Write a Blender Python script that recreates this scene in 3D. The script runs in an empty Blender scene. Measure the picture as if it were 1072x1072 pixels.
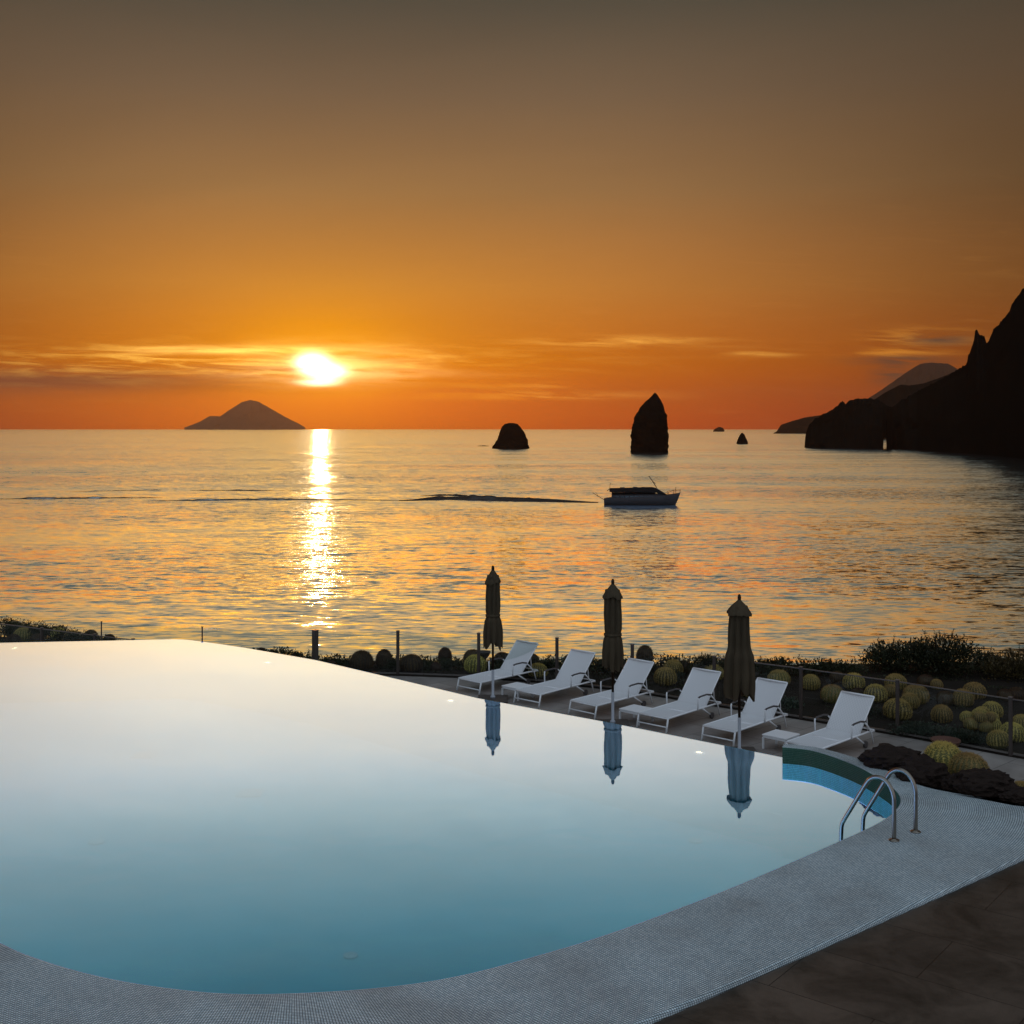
import bpy, math, random
from mathutils import Vector, Matrix, noise as mnoise
random.seed(7)
R = math.radians
sc = bpy.context.scene
COL = sc.collection

# ------------------------------------------------------------------ frame
F = 1250.0; CX = 536.0; HY = 448.0; CZ = 4.8          # focal (px of photo), horizon, camera height
SEA = -16.2; DECK = -0.83; RIM = 0.24
HSEA = CZ - SEA
def at(px, py, z=0.0):
    d = F * (CZ - z) / (py - HY)
    return Vector(((px - CX) * d / F, d, z))
def zat(py, d): return CZ - (py - HY) * d / F
def xat(px, d): return (px - CX) * d / F
ROW = Vector((0.73, -0.68, 0)).normalized()            # along the row of loungers
NRM = Vector((0.68, 0.73, 0)).normalized()             # from the pool towards the sea

# ------------------------------------------------------------------ mesh helpers
class MB:
    def __init__(s): s.v = []; s.f = []; s.sm = []; s.uv = {}
    def face(s, idx, smooth=False): s.f.append(tuple(idx)); s.sm.append(smooth)
    def box(s, c, size, rz=0.0, rot=None):
        m = rot if rot is not None else Matrix.Rotation(rz, 3, 'Z')
        b = len(s.v); c = Vector(c)
        for z in (-.5, .5):
            for x, y in ((-.5, -.5), (.5, -.5), (.5, .5), (-.5, .5)):
                s.v.append(c + m @ Vector((x*size[0], y*size[1], z*size[2])))
        for q in ((3,2,1,0),(4,5,6,7),(0,1,5,4),(1,2,6,5),(2,3,7,6),(3,0,4,7)):
            s.face([b+i for i in q])
        return s
    def tube(s, pts, r, n=8, cap=True, smooth=True):
        pts = [Vector(p) for p in pts]; rs = r if isinstance(r, (list, tuple)) else [r]*len(pts)
        b = len(s.v); up = None
        for i, p in enumerate(pts):
            t = (pts[min(i+1, len(pts)-1)] - pts[max(i-1, 0)]).normalized()
            if up is None:
                up = Vector((0, 0, 1)) if abs(t.z) < .9 else Vector((1, 0, 0))
            u = (up - t*up.dot(t)).normalized(); w = t.cross(u); up = u
            for k in range(n):
                a = 2*math.pi*k/n
                s.v.append(p + (u*math.cos(a) + w*math.sin(a))*rs[i])
        for i in range(len(pts)-1):
            for k in range(n):
                k2 = (k+1) % n
                s.face((b+i*n+k, b+i*n+k2, b+(i+1)*n+k2, b+(i+1)*n+k), smooth)
        if cap:
            s.face([b+k for k in range(n)][::-1]); s.face([b+(len(pts)-1)*n+k for k in range(n)])
        return s
    def lathe(s, prof, n=16, c=(0, 0, 0), smooth=True, fn=None):
        b = len(s.v); c = Vector(c)
        for i, (r, z) in enumerate(prof):
            for k in range(n):
                a = 2*math.pi*k/n; rr = r*(fn(a, i, z) if fn else 1)
                s.v.append(c + Vector((rr*math.cos(a), rr*math.sin(a), z)))
        for i in range(len(prof)-1):
            for k in range(n):
                k2 = (k+1) % n
                s.face((b+i*n+k, b+i*n+k2, b+(i+1)*n+k2, b+(i+1)*n+k), smooth)
        s.face([b+k for k in range(n)][::-1]); s.face([b+(len(prof)-1)*n+k for k in range(n)])
        return s
    def grid(s, rows, smooth=True, closed=False):
        b = len(s.v); n = len(rows[0])
        for r in rows: s.v.extend(Vector(p) for p in r)
        for i in range(len(rows)-1):
            for k in range(n if closed else n-1):
                k2 = (k+1) % n
                s.face((b+i*n+k, b+i*n+k2, b+(i+1)*n+k2, b+(i+1)*n+k), smooth)
        return s
    def prism(s, poly, z0, z1):
        b = len(s.v); n = len(poly)
        for z in (z0, z1):
            for p in poly: s.v.append(Vector((p[0], p[1], z)))
        for k in range(n):
            k2 = (k+1) % n; s.face((b+k, b+k2, b+n+k2, b+n+k))
        s.face([b+k for k in range(n)][::-1]); s.face([b+n+k for k in range(n)])
        return s
    def build(s, name, mat, parent=None, bevel=0.0, recalc=True):
        me = bpy.data.meshes.new(name)
        me.from_pydata([tuple(v) for v in s.v], [], s.f)
        me.polygons.foreach_set('use_smooth', s.sm)
        if recalc:
            import bmesh
            bm = bmesh.new(); bm.from_mesh(me); bmesh.ops.recalc_face_normals(bm, faces=bm.faces); bm.to_mesh(me); bm.free()
        me.materials.append(mat); me.update()
        o = bpy.data.objects.new(name, me); COL.objects.link(o)
        if parent: o.parent = parent
        if bevel:
            m = o.modifiers.new('bevel', 'BEVEL'); m.width = bevel; m.segments = 2; m.limit_method = 'ANGLE'
        return o
def tag(o, label=None, cat=None, group=None, kind=None):
    if label: o['label'] = label
    if cat: o['category'] = cat
    if group: o['group'] = group
    if kind: o['kind'] = kind
    return o
def empty(name, loc, rz=0.0):
    o = bpy.data.objects.new(name, None); COL.objects.link(o)
    o.location = loc; o.rotation_euler = (0, 0, rz); o.empty_display_size = .2
    return o
def copy_tree(o, parent=None):
    c = o.copy(); COL.objects.link(c)
    if parent: c.parent = parent
    for ch in [x for x in bpy.data.objects if x.parent == o]: copy_tree(ch, c)
    return c
def lerp(a, b, t): return a + (b-a)*t
def interp(pts, x):
    if x <= pts[0][0]: return pts[0][1]
    for (x0, y0), (x1, y1) in zip(pts, pts[1:]):
        if x <= x1: return lerp(y0, y1, (x-x0)/(x1-x0) if x1 > x0 else 0)
    return pts[-1][1]
def smoothline(pts, n=6):
    """Catmull-Rom through 2-D points"""
    out = []; P = [Vector(p) for p in pts]
    for i in range(len(P)-1):
        p0, p1, p2, p3 = P[max(i-1, 0)], P[i], P[i+1], P[min(i+2, len(P)-1)]
        for k in range(n):
            t = k/n
            out.append(.5*((2*p1) + (p2-p0)*t + (2*p0-5*p1+4*p2-p3)*t*t + (3*p1-p0-3*p2+p3)*t**3))
    out.append(P[-1]); return out
def fbm(p, o=4):
    v = 0; a = .5; f = 1.0
    for _ in range(o):
        v += a*mnoise.noise(Vector(p)*f); a *= .5; f *= 2.03
    return v

# ------------------------------------------------------------------ node helper
class NT:
    def __init__(s, nt): s.nt = nt; s.L = nt.links
    def n(s, t, **kw):
        x = s.nt.nodes.new(t)
        for k, v in kw.items(): setattr(x, k, v)
        return x
    def put(s, sock, v):
        if hasattr(v, 'is_output'): s.L.new(v, sock)
        else: sock.default_value = v
    def m(s, op, a, b=0.0, c=0.0, clamp=False):
        x = s.n('ShaderNodeMath', operation=op); x.use_clamp = clamp
        for i, v in enumerate((a, b, c)): s.put(x.inputs[i], v)
        return x.outputs[0]
    def vm(s, op, a, b=(0, 0, 0), scale=None):
        x = s.n('ShaderNodeVectorMath', operation=op)
        s.put(x.inputs[0], a); s.put(x.inputs[1], b)
        if scale is not None: s.put(x.inputs['Scale'], scale)
        return x.outputs['Value'] if op in ('DOT_PRODUCT', 'LENGTH') else x.outputs[0]
    def xyz(s, x=0., y=0., z=0.):
        c = s.n('ShaderNodeCombineXYZ')
        for i, v in enumerate((x, y, z)): s.put(c.inputs[i], v)
        return c.outputs[0]
    def sep(s, v):
        x = s.n('ShaderNodeSeparateXYZ'); s.L.new(v, x.inputs[0]); return x.outputs
    def noise(s, vec, scale=1., detail=4., rough=.5, dist=0., col=False):
        x = s.n('ShaderNodeTexNoise'); s.put(x.inputs['Vector'], vec)
        s.put(x.inputs['Scale'], scale); s.put(x.inputs['Detail'], detail); s.put(x.inputs['Roughness'], rough); s.put(x.inputs['Distortion'], dist)
        return x.outputs['Color'] if col else x.outputs['Fac']
    def ramp(s, fac, stops, interp='LINEAR'):
        x = s.n('ShaderNodeValToRGB'); s.put(x.inputs[0], fac); cr = x.color_ramp; cr.interpolation = interp
        while len(cr.elements) < len(stops): cr.elements.new(.5)
        for e, (p, c) in zip(cr.elements, stops):
            e.position = p; e.color = (*c, 1) if len(c) == 3 else c
        return x.outputs[0]
    def sstep(s, v, a, b, lo=0., hi=1.):
        x = s.n('ShaderNodeMapRange', interpolation_type='SMOOTHSTEP')
        s.put(x.inputs[0], v); x.inputs[1].default_value = a; x.inputs[2].default_value = b
        x.inputs[3].default_value = lo; x.inputs[4].default_value = hi
        return x.outputs[0]
    def mix(s, fac, a, b, mode='MIX'):
        x = s.n('ShaderNodeMix', data_type='RGBA', blend_type=mode); x.clamp_factor = True
        s.put(x.inputs[0], fac)
        for i, v in ((6, a), (7, b)):
            s.put(x.inputs[i], v if hasattr(v, 'is_output') else ((*v, 1) if len(v) == 3 else v))
        return x.outputs[2]
def newmat(name):
    m = bpy.data.materials.new(name); m.use_nodes = True; m.node_tree.nodes.clear()
    return m, NT(m.node_tree)
def finish(t, sh):
    o = t.n('ShaderNodeOutputMaterial'); t.L.new(sh, o.inputs[0])
def pbsdf(t, col, rough=.6, metal=0., spec=.5, normal=None, coat=0.):
    b = t.n('ShaderNodeBsdfPrincipled')
    t.put(b.inputs['Base Color'], col if hasattr(col, 'is_output') else (*col, 1))
    t.put(b.inputs['Roughness'], rough); t.put(b.inputs['Metallic'], metal); t.put(b.inputs['Specular IOR Level'], spec)
    t.put(b.inputs['Coat Weight'], coat)
    if normal is not None: t.L.new(normal, b.inputs['Normal'])
    return b.outputs[0]
def bump(t, h, strength=.3, dist=.01):
    x = t.n('ShaderNodeBump'); t.put(x.inputs['Height'], h); t.put(x.inputs['Strength'], strength); t.put(x.inputs['Distance'], dist)
    return x.outputs[0]
def objc(t): return t.n('ShaderNodeTexCoord').outputs['Object']
def pos(t): return t.n('ShaderNodeNewGeometry').outputs['Position']
def simple(name, col, rough=.6, metal=0., var=.25, scale=6., bmp=.0, spec=None):
    if spec is None: spec = .08 if rough >= .9 else .5
    m, t = newmat(name)
    nz = t.noise(objc(t), scale, 5., .6)
    c = t.mix(nz, tuple(x*(1-var) for x in col), tuple(min(1., x*(1+var)) for x in col))
    nrm = bump(t, t.noise(objc(t), scale*4, 4.), bmp, .02) if bmp else None
    finish(t, pbsdf(t, c, rough, metal, spec, nrm)); return m

# ------------------------------------------------------------------ camera
cam = bpy.data.cameras.new('camera'); co = bpy.data.objects.new('camera', cam); COL.objects.link(co)
co.location = (0, 0, CZ); co.rotation_euler = (R(90), 0, 0)
cam.sensor_width = 36; cam.lens = F/1072*36; cam.shift_y = -(536-HY)/1072
cam.clip_start = .1; cam.clip_end = 200000
sc.camera = co
sc.view_settings.view_transform = 'Standard'; sc.view_settings.look = 'None'
sc.view_settings.exposure = 0; sc.view_settings.gamma = 1
sc.cycles.caustics_reflective = False; sc.cycles.caustics_refractive = False
sc.cycles.sample_clamp_indirect = 6; sc.cycles.max_bounces = 8; sc.cycles.transparent_max_bounces = 16

# ------------------------------------------------------------------ sun and sky
SUNV = Vector(((335-CX)/F, 1.0, (HY-388)/F)).normalized()
SUN_EL = math.asin(SUNV.z); SUN_AZ = math.atan2(SUNV.x, SUNV.y)
sl = bpy.data.lights.new('sun', 'SUN'); sl.energy = .16; sl.angle = R(.6); sl.color = (1., .36, .09)
so = bpy.data.objects.new('sun', sl); COL.objects.link(so)
so.rotation_euler = SUNV.to_track_quat('Z', 'Y').to_euler()

w = bpy.data.worlds.new('World'); sc.world = w; w.use_nodes = True; w.node_tree.nodes.clear()
t = NT(w.node_tree)
dirv = t.vm('NORMALIZE', t.n('ShaderNodeTexCoord').outputs['Generated'])
X, Y, Z = t.sep(dirv)
yy = t.m('MAXIMUM', Y, .05)
px = t.m('MULTIPLY_ADD', t.m('DIVIDE', X, yy), F, CX)          # direction in degrees-like units (1250 per unit tangent)
py = t.m('MULTIPLY_ADD', t.m('DIVIDE', Z, yy), -F, HY)
front = t.sstep(Y, .2, .5)
horiz = t.m('SQRT', t.m('ADD', t.m('MULTIPLY', X, X), t.m('MULTIPLY', Y, Y)))
tanel = t.m('DIVIDE', Z, t.m('MAXIMUM', horiz, .02))
el = t.m('ARCTAN2', Z, horiz)                                   # elevation in radians
e01 = t.m('DIVIDE', el, math.pi/2)
base = t.ramp(e01, [(0., (.56,.058,.006)), (.006, (.58,.066,.004)), (.0346, (.545,.117,.003)), (.0745, (.46,.172,.036)), (.124, (.285,.152,.061)),
                    (.173, (.170,.110,.063)), (.2145, (.090,.074,.051)), (.25, (.056,.057,.045)), (.30, (.032,.037,.030)), (.48, (.052,.047,.039)), (.68, (.34,.41,.48)), (1., (.44,.53,.63))])
backc = t.ramp(e01, [(0., (.32,.36,.42)), (.15, (.43,.50,.58)), (.5, (.44,.53,.63)), (1., (.44,.53,.63))])
base = t.mix(t.sstep(Y, -.25, .3), backc, base)
dxs = t.m('SUBTRACT', px, 335.); dys = t.m('SUBTRACT', py, 388.)
adx = t.m('ABSOLUTE', t.m('SUBTRACT', px, 430.))
side = t.m('MULTIPLY', t.sstep(adx, 150., 800., 0., 1.), t.sstep(py, -100., 230., .28, .66))
base = t.vm('SCALE', base, scale=t.m('SUBTRACT', 1., t.m('MULTIPLY', side, front)))
def gauss(ax, ay, cx=None, cy=None, p=1.0):
    dx = dxs if cx is None else t.m('SUBTRACT', px, cx); dy = dys if cy is None else t.m('SUBTRACT', py, cy)
    q = t.m('ADD', t.m('POWER', t.m('ABSOLUTE', t.m('DIVIDE', dx, ax)), 2.), t.m('POWER', t.m('ABSOLUTE', t.m('DIVIDE', dy, ay)), 2.))
    if p != 1.0: q = t.m('POWER', q, p)
    return t.m('MULTIPLY', t.m('EXPONENT', t.m('MULTIPLY', q, -1.)), front)
# broad warm glow round the sun
g = t.vm('SCALE', (.46, .19, -.014), scale=gauss(230., 115., p=.7)); skyc = t.vm('ADD', base, g)
skyc = t.vm('ADD', skyc, t.vm('SCALE', (.24, .11, -.012), scale=gauss(90., 60.)))
skyc = t.vm('ADD', skyc, t.vm('SCALE', (.22, .02, -.02), scale=gauss(190., 34., 390., 416.)))
veil = t.noise(t.xyz(t.m('MULTIPLY', px, .0022), t.m('MULTIPLY', t.m('MULTIPLY_ADD', px, .10, py), .012), 7.), 1., 6., .6, .5)
skyc = t.vm('SCALE', skyc, scale=t.m('MULTIPLY_ADD', veil, .16, .92))
# thin cloud: noise stretched along the horizon
cv = t.xyz(t.m('MULTIPLY', px, .0055), t.m('MULTIPLY', t.m('MULTIPLY_ADD', px, -.03, py), .075), 0.)
cn = t.noise(cv, 1., 6., .6, .4); cf = t.noise(t.vm('MULTIPLY', cv, (2.0, 2.1, 1.)), 1., 6., .65, .6)
# bank of darker cloud low on the left
bank = t.m('MULTIPLY', t.sstep(cn, .22, .46), gauss(270., 13., 0., 399.))
bank2 = t.m('MULTIPLY', t.sstep(cn, .42, .6), gauss(75., 8., 250., 391.))
skyc = t.mix(t.m('MULTIPLY', bank, .95), skyc, (.22, .064, .026)); skyc = t.mix(t.m('MULTIPLY', bank2, .8), skyc, (.52, .13, .02))
# sunlit streaks to either side of the sun
stk = t.m('MULTIPLY', t.sstep(cf, .42, .72), gauss(230., 16., 240., 378.))
skyc = t.vm('ADD', skyc, t.vm('SCALE', (.5, .34, .06), scale=t.m('MULTIPLY', stk, 1.9)))
edge = t.m('MULTIPLY', t.sstep(cn, .35, .6), gauss(110., 4., 235., 366.))
skyc = t.vm('ADD', skyc, t.vm('SCALE', (.6, .42, .1), scale=t.m('MULTIPLY', edge, 2.0)))
sml = t.m('ADD', t.m('ADD', gauss(85., 6., 655., 358.), gauss(30., 3.5, 795., 371.)), t.m('ADD', gauss(50., 3., 545., 403.), gauss(110., 4., 560., 414.)))
skyc = t.vm('ADD', skyc, t.vm('SCALE', (.46, .28, .05), scale=t.m('MULTIPLY', sml, t.sstep(cf, .35, .68))))
rc = t.m('ADD', gauss(55., 9., 968., 355.), gauss(45., 5., 935., 370.))
skyc = t.vm('ADD', skyc, t.vm('SCALE', (.34, .15, .014), scale=t.m('MULTIPLY', rc, t.sstep(cf, .4, .62))))
rd = t.m('ADD', gauss(38., 6., 985., 356.), t.m('ADD', gauss(50., 5., 945., 377.), gauss(22., 10., 935., 393.)))
skyc = t.mix(t.m('MULTIPLY', t.m('MULTIPLY', rd, t.sstep(cf, .32, .55)), .95), skyc, (.10, .05, .03))
wisp = t.m('MULTIPLY', t.sstep(cf, .5, .75), t.sstep(py, 120., 420., 0., .10))
skyc = t.mix(t.m('MULTIPLY', wisp, front), skyc, (.8, .36, .08))
# the veiled sun
brk = t.sstep(t.noise(t.vm('MULTIPLY', cv, (2.2, 1.5, 1.)), 1., 4., .6), .32, .55, .35, 1.)
halo = t.m('MULTIPLY', t.m('ADD', gauss(62., 15., 346., 385., .75), t.m('MULTIPLY', gauss(120., 5., 360., 392., 1.), .25)), brk)
skyc = t.vm('ADD', skyc, t.vm('SCALE', (1.1, .80, .36), scale=halo))
core = t.m('ADD', t.m('ADD', gauss(15., 9., 327., 380., 1.1), gauss(17., 7., 342., 389., 1.1)), t.m('MULTIPLY', gauss(20., 4., 334., 400., 1.2), .5))
skyc = t.vm('ADD', skyc, t.vm('SCALE', (7., 5.4, 3.2), scale=t.m('MULTIPLY', core, t.sstep(cf, .30, .46, .25, 1.))))
skyc = t.vm('MAXIMUM', skyc, (0., 0., 0.))
# daylight still left overhead and behind
nish = t.n('ShaderNodeTexSky', sky_type='NISHITA'); nish.sun_disc = False
nish.sun_elevation = SUN_EL; nish.sun_rotation = SUN_AZ
up = t.sstep(el, .8, 1.2)
bg1 = t.n('ShaderNodeBackground'); t.L.new(skyc, bg1.inputs[0]); bg1.inputs[1].default_value = 1.0
bg2 = t.n('ShaderNodeBackground'); t.L.new(t.vm('SCALE', nish.outputs[0], scale=up), bg2.inputs[0]); bg2.inputs[1].default_value = .1
ad = t.n('ShaderNodeAddShader'); t.L.new(bg1.outputs[0], ad.inputs[0]); t.L.new(bg2.outputs[0], ad.inputs[1])
wo = t.n('ShaderNodeOutputWorld'); t.L.new(ad.outputs[0], wo.inputs[0])

# ------------------------------------------------------------------ materials
def water_normal(t, layers, base=None, gain=None):
    """sum of stretched noise layers used as surface slopes: (scale_x, scale_y, slope_x, slope_y, detail)"""
    p = pos(t); acc = base if base is not None else (0, 0, 1)
    for i, (sx, sy, ax, ay, det) in enumerate(layers):
        q = t.vm('MULTIPLY', p, (sx, sy, 1.)); q = t.vm('ADD', q, (13.1*i, 7.7*i, 3.3*i))
        c = t.noise(q, 1., det, .55, .3, col=True)
        sl_ = t.vm('MULTIPLY', t.vm('SUBTRACT', c, (.5, .5, .5)), (ax, ay, 0.))
        if gain is not None: sl_ = t.vm('SCALE', sl_, scale=gain)
        acc = t.vm('ADD', acc, sl_)
    return t.vm('NORMALIZE', acc)
def sea_material(tint=(1.92, 2.5, 3.0, 1)):  # default gloss tint exceeds full reflectance, brightening the sky mirrored in the sea
    m, t = newmat('sea_water')
    # gusts: patches where the small waves are steeper, patches where they lie down
    gust = t.sstep(t.noise(t.vm('MULTIPLY', pos(t), (.0035, .013, 1.)), 1., 4., .6), .32, .68, .45, 1.5)
    # swell rolls in towards the shore (-Y): the faces one sees lean that way
    lean = t.vm('ADD', t.n('ShaderNodeNewGeometry').outputs['Normal'], t.xyz(0., t.sstep(t.sep(pos(t))[1], 100., 520., -.026, -.10), 0.))
    nrm = water_normal(t, [(.012, .035, .10, .12, 2.), (.17, .66, .28, .52, 3.), (.6, 2.0, .34, .60, 3.)], lean, gust)
    fr = t.n('ShaderNodeFresnel'); fr.inputs[0].default_value = 1.33; t.L.new(nrm, fr.inputs['Normal'])
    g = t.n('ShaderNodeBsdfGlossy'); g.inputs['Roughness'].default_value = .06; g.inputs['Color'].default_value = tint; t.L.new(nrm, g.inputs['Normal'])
    d = t.n('ShaderNodeBsdfDiffuse'); d.inputs[0].default_value = (.035, .03, .028, 1)
    mx = t.n('ShaderNodeMixShader'); t.L.new(fr.outputs[0], mx.inputs[0]); t.L.new(d.outputs[0], mx.inputs[1]); t.L.new(g.outputs[0], mx.inputs[2])
    finish(t, mx.outputs[0]); return m
def pool_water_material():
    m, t = newmat('pool_water')
    nrm = water_normal(t, [(.35, .7, .006, .008, 2.), (2.2, 4., .005, .007, 2.)])
    fr = t.n('ShaderNodeFresnel'); fr.inputs[0].default_value = 1.33; t.L.new(nrm, fr.inputs['Normal'])
    lw = t.n('ShaderNodeLayerWeight'); lw.inputs[0].default_value = .5; t.L.new(nrm, lw.inputs['Normal'])
    # reflection tint against the angle of view, boosted past full reflectance towards grazing to brighten the mirrored sky
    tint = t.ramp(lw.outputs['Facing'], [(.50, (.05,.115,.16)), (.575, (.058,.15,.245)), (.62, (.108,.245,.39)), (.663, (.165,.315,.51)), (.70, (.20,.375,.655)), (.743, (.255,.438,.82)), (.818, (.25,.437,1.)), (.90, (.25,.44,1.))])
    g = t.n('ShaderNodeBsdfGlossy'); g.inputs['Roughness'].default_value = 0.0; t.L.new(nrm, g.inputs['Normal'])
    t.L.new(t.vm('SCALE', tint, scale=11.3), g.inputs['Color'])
    tr = t.n('ShaderNodeBsdfTransparent')
    t.L.new(t.vm('SCALE', (.86, .97, 1.), scale=t.m('SUBTRACT', 1., fr.outputs[0])), tr.inputs[0])
    a = t.n('ShaderNodeAddShader'); t.L.new(tr.outputs[0], a.inputs[0]); t.L.new(g.outputs[0], a.inputs[1])
    finish(t, a.outputs[0]); return m
def mosaic(name, c0, c1, grout, pitch=.025, uv=True, rough=.3, spec=.5):
    m, t = newmat(name)
    v = t.n('ShaderNodeUVMap').outputs[0] if uv else objc(t)
    q = t.vm('SCALE', v, scale=1./pitch)
    fx, fy, _ = t.sep(t.vm('FRACTION', q)); cell = t.vm('FLOOR', q)
    wn = t.n('ShaderNodeTexWhiteNoise'); t.L.new(cell, wn.inputs['Vector'])
    ex = t.m('MINIMUM', t.m('MINIMUM', fx, t.m('SUBTRACT', 1., fx)), t.m('MINIMUM', fy, t.m('SUBTRACT', 1., fy)))
    tile = t.sstep(ex, .07, .19)
    big = t.noise(v, 1.1, 5., .6); st = t.sstep(t.noise(t.vm('ADD', v, (9., 4., 0.)), .7, 6., .65), .42, .7)
    c = t.mix(wn.outputs['Value'], c0, c1)
    c = t.vm('SCALE', c, scale=t.m('MULTIPLY_ADD', big, .55, .72))
    c = t.mix(t.m('MULTIPLY', st, .35), c, (.20, .17, .15))
    c = t.mix(tile, grout, c)
    nrm = bump(t, tile, .5, .003)
    rr = t.m('MULTIPLY_ADD', big, .3, rough-.1)
    finish(t, pbsdf(t, c, rr, 0., spec, nrm)); return m
def slabs(name, c0, c1, rz, sx, sy, rough=.5, joint=.006, spec=.4, mott=1.2):
    m, t = newmat(name)
    p = pos(t); mp = t.n('ShaderNodeMapping'); t.L.new(p, mp.inputs[0]); mp.inputs['Rotation'].default_value = (0, 0, rz)
    q = mp.outputs[0]
    b = t.n('ShaderNodeTexBrick'); t.L.new(q, b.inputs['Vector']); b.inputs['Scale'].default_value = 1.
    b.inputs['Brick Width'].default_value = sx; b.inputs['Row Height'].default_value = sy; b.inputs['Mortar Size'].default_value = joint
    b.inputs['Mortar Smooth'].default_value = .2; b.inputs['Color1'].default_value = (0, 0, 0, 1); b.inputs['Color2'].default_value = (1, 1, 1, 1); b.inputs['Mortar'].default_value = (.5, .5, .5, 1)
    n1 = t.noise(q, mott, 7., .65, .6); n2 = t.noise(q, 14., 5., .6)
    f = t.m('ADD', t.m('MULTIPLY', t.sstep(n1, .3, .72), .7), t.m('MULTIPLY', n2, .3))
    c = t.mix(f, c0, c1)
    c = t.vm('SCALE', c, scale=t.m('MULTIPLY_ADD', t.sep(b.outputs['Color'])[0], .35, .82))
    c = t.mix(b.outputs['Fac'], c, tuple(x*.35 for x in c0))
    nrm = bump(t, t.m('SUBTRACT', t.m('MULTIPLY', n2, .4), b.outputs['Fac']), .35, .006)
    finish(t, pbsdf(t, c, t.m('MULTIPLY_ADD', n1, .35, rough-.17), 0., spec, nrm)); return m
M = {}
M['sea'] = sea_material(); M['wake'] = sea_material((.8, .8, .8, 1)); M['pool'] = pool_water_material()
M['rim'] = mosaic('rim_mosaic', (.46,.57,.63), (.70,.79,.82), (.05,.06,.065), rough=.55)
M['basin'] = mosaic('basin_mosaic', (.004,.22,.30), (.008,.26,.35), (.008,.16,.21), .025, False)
M['waterline'] = mosaic('darkened_wall_mosaic', (.062,.14,.105), (.09,.185,.14), (.03,.08,.06), .025, rough=.8, spec=.05)  # coping mosaic darkened on the inner wall to keep its boosted reflection dark
M['deck'] = slabs('deck_paving', (.17,.15,.14), (.30,.27,.25), R(-43), 1.2, .6, .5)
M['terrace'] = slabs('terrace_paving', (.012,.010,.008), (.105,.076,.058), R(38.7), 1.8, .9, .42, .004, .3, 1.6)
M['metal_white'] = simple('white_powder_coat', (.78,.78,.80), .4, 0., .03, 3.)
M['arm'] = simple('armrest_dark', (.06,.05,.05), .4)
M['steel'] = simple('brushed_steel', (.26,.23,.195), .3, 1., .08, 8.)
M['pole_dark'] = simple('dark_wood_pole', (.030,.017,.010), .7, spec=.1)
M['post'] = simple('weathered_post', (.055,.042,.036), .5, 0., .2)
M['railm'] = simple('fence_rail', (.20,.18,.17), .35, .6, .1)
M['tube_white'] = simple('white_tube', (.40,.42,.47), .4, 0., .03)
M['soil'] = simple('garden_soil', (.016,.012,.009), .95, 0., .5, 3., .6, .1)
M['rock'] = simple('lava_rock', (.022,.014,.011), .9, 0., .8, 5., .9, .15)
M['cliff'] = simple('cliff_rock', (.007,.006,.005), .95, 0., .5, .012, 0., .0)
M['land'] = simple('distant_land', (.024,.018,.016), .95, 0., .25, .003, 0., .0)
M['island'] = simple('hazed_island_land', (.17,.075,.036), .95, 0., .25, .003)  # warm lifted colour stands in for haze in front of the island
M['terracotta'] = simple('terracotta', (.09,.035,.022), .8, 0., .2, 12.)
M['urn'] = simple('dark_stone', (.03,.025,.022), .7)
M['hull'] = simple('boat_white', (.050,.046,.050), .6, 0., .05, .5, spec=.12)
M['boat_dark'] = simple('boat_dark', (.014,.012,.012), .7, spec=.1)
M['boat_glass'] = simple('boat_glass', (.01,.012,.016), .1)
M['foam'] = simple('foam', (.6,.6,.6), .8)
M['stem'] = simple('stem', (.05,.035,.02), .9)
M['lens'] = simple('lamp_ring', (.5,.5,.5), .3)
M['cover'] = simple('cover_plastic', (.17,.19,.19), .6)

def sling():
    m, t = newmat('sling_mesh')
    c = objc(t)
    x, y, z = t.sep(t.vm('SCALE', c, scale=120.))
    wv = t.m('MULTIPLY', t.m('SINE', x), t.m('SINE', y))
    col = t.mix(t.m('MULTIPLY_ADD', wv, .5, .5), (.70,.71,.74), (.84,.84,.86))
    a = t.n('ShaderNodeBsdfTranslucent'); a.inputs[0].default_value = (.7,.7,.72,1)
    mx = t.n('ShaderNodeMixShader'); mx.inputs[0].default_value = .22
    t.L.new(pbsdf(t, col, .7), mx.inputs[1]); t.L.new(a.outputs[0], mx.inputs[2])
    finish(t, mx.outputs[0]); return m
M['sling'] = sling()
def canvas():
    m, t = newmat('parasol_canvas')
    c = objc(t)
    n1 = t.noise(t.vm('MULTIPLY', c, (9., 9., 1.2)), 1., 4., .6); n2 = t.noise(c, 90., 2.)
    col = t.mix(n1, (.052,.040,.027), (.112,.086,.057))
    a = t.n('ShaderNodeBsdfTranslucent'); a.inputs[0].default_value = (.12,.08,.055,1)
    mx = t.n('ShaderNodeMixShader'); mx.inputs[0].default_value = .15
    t.L.new(pbsdf(t, col, .9, 0., .0, bump(t, t.m('ADD', n1, t.m('MULTIPLY', n2, .2)), .3, .01)), mx.inputs[1]); t.L.new(a.outputs[0], mx.inputs[2])
    finish(t, mx.outputs[0]); return m
M['canvas'] = canvas()
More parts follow.
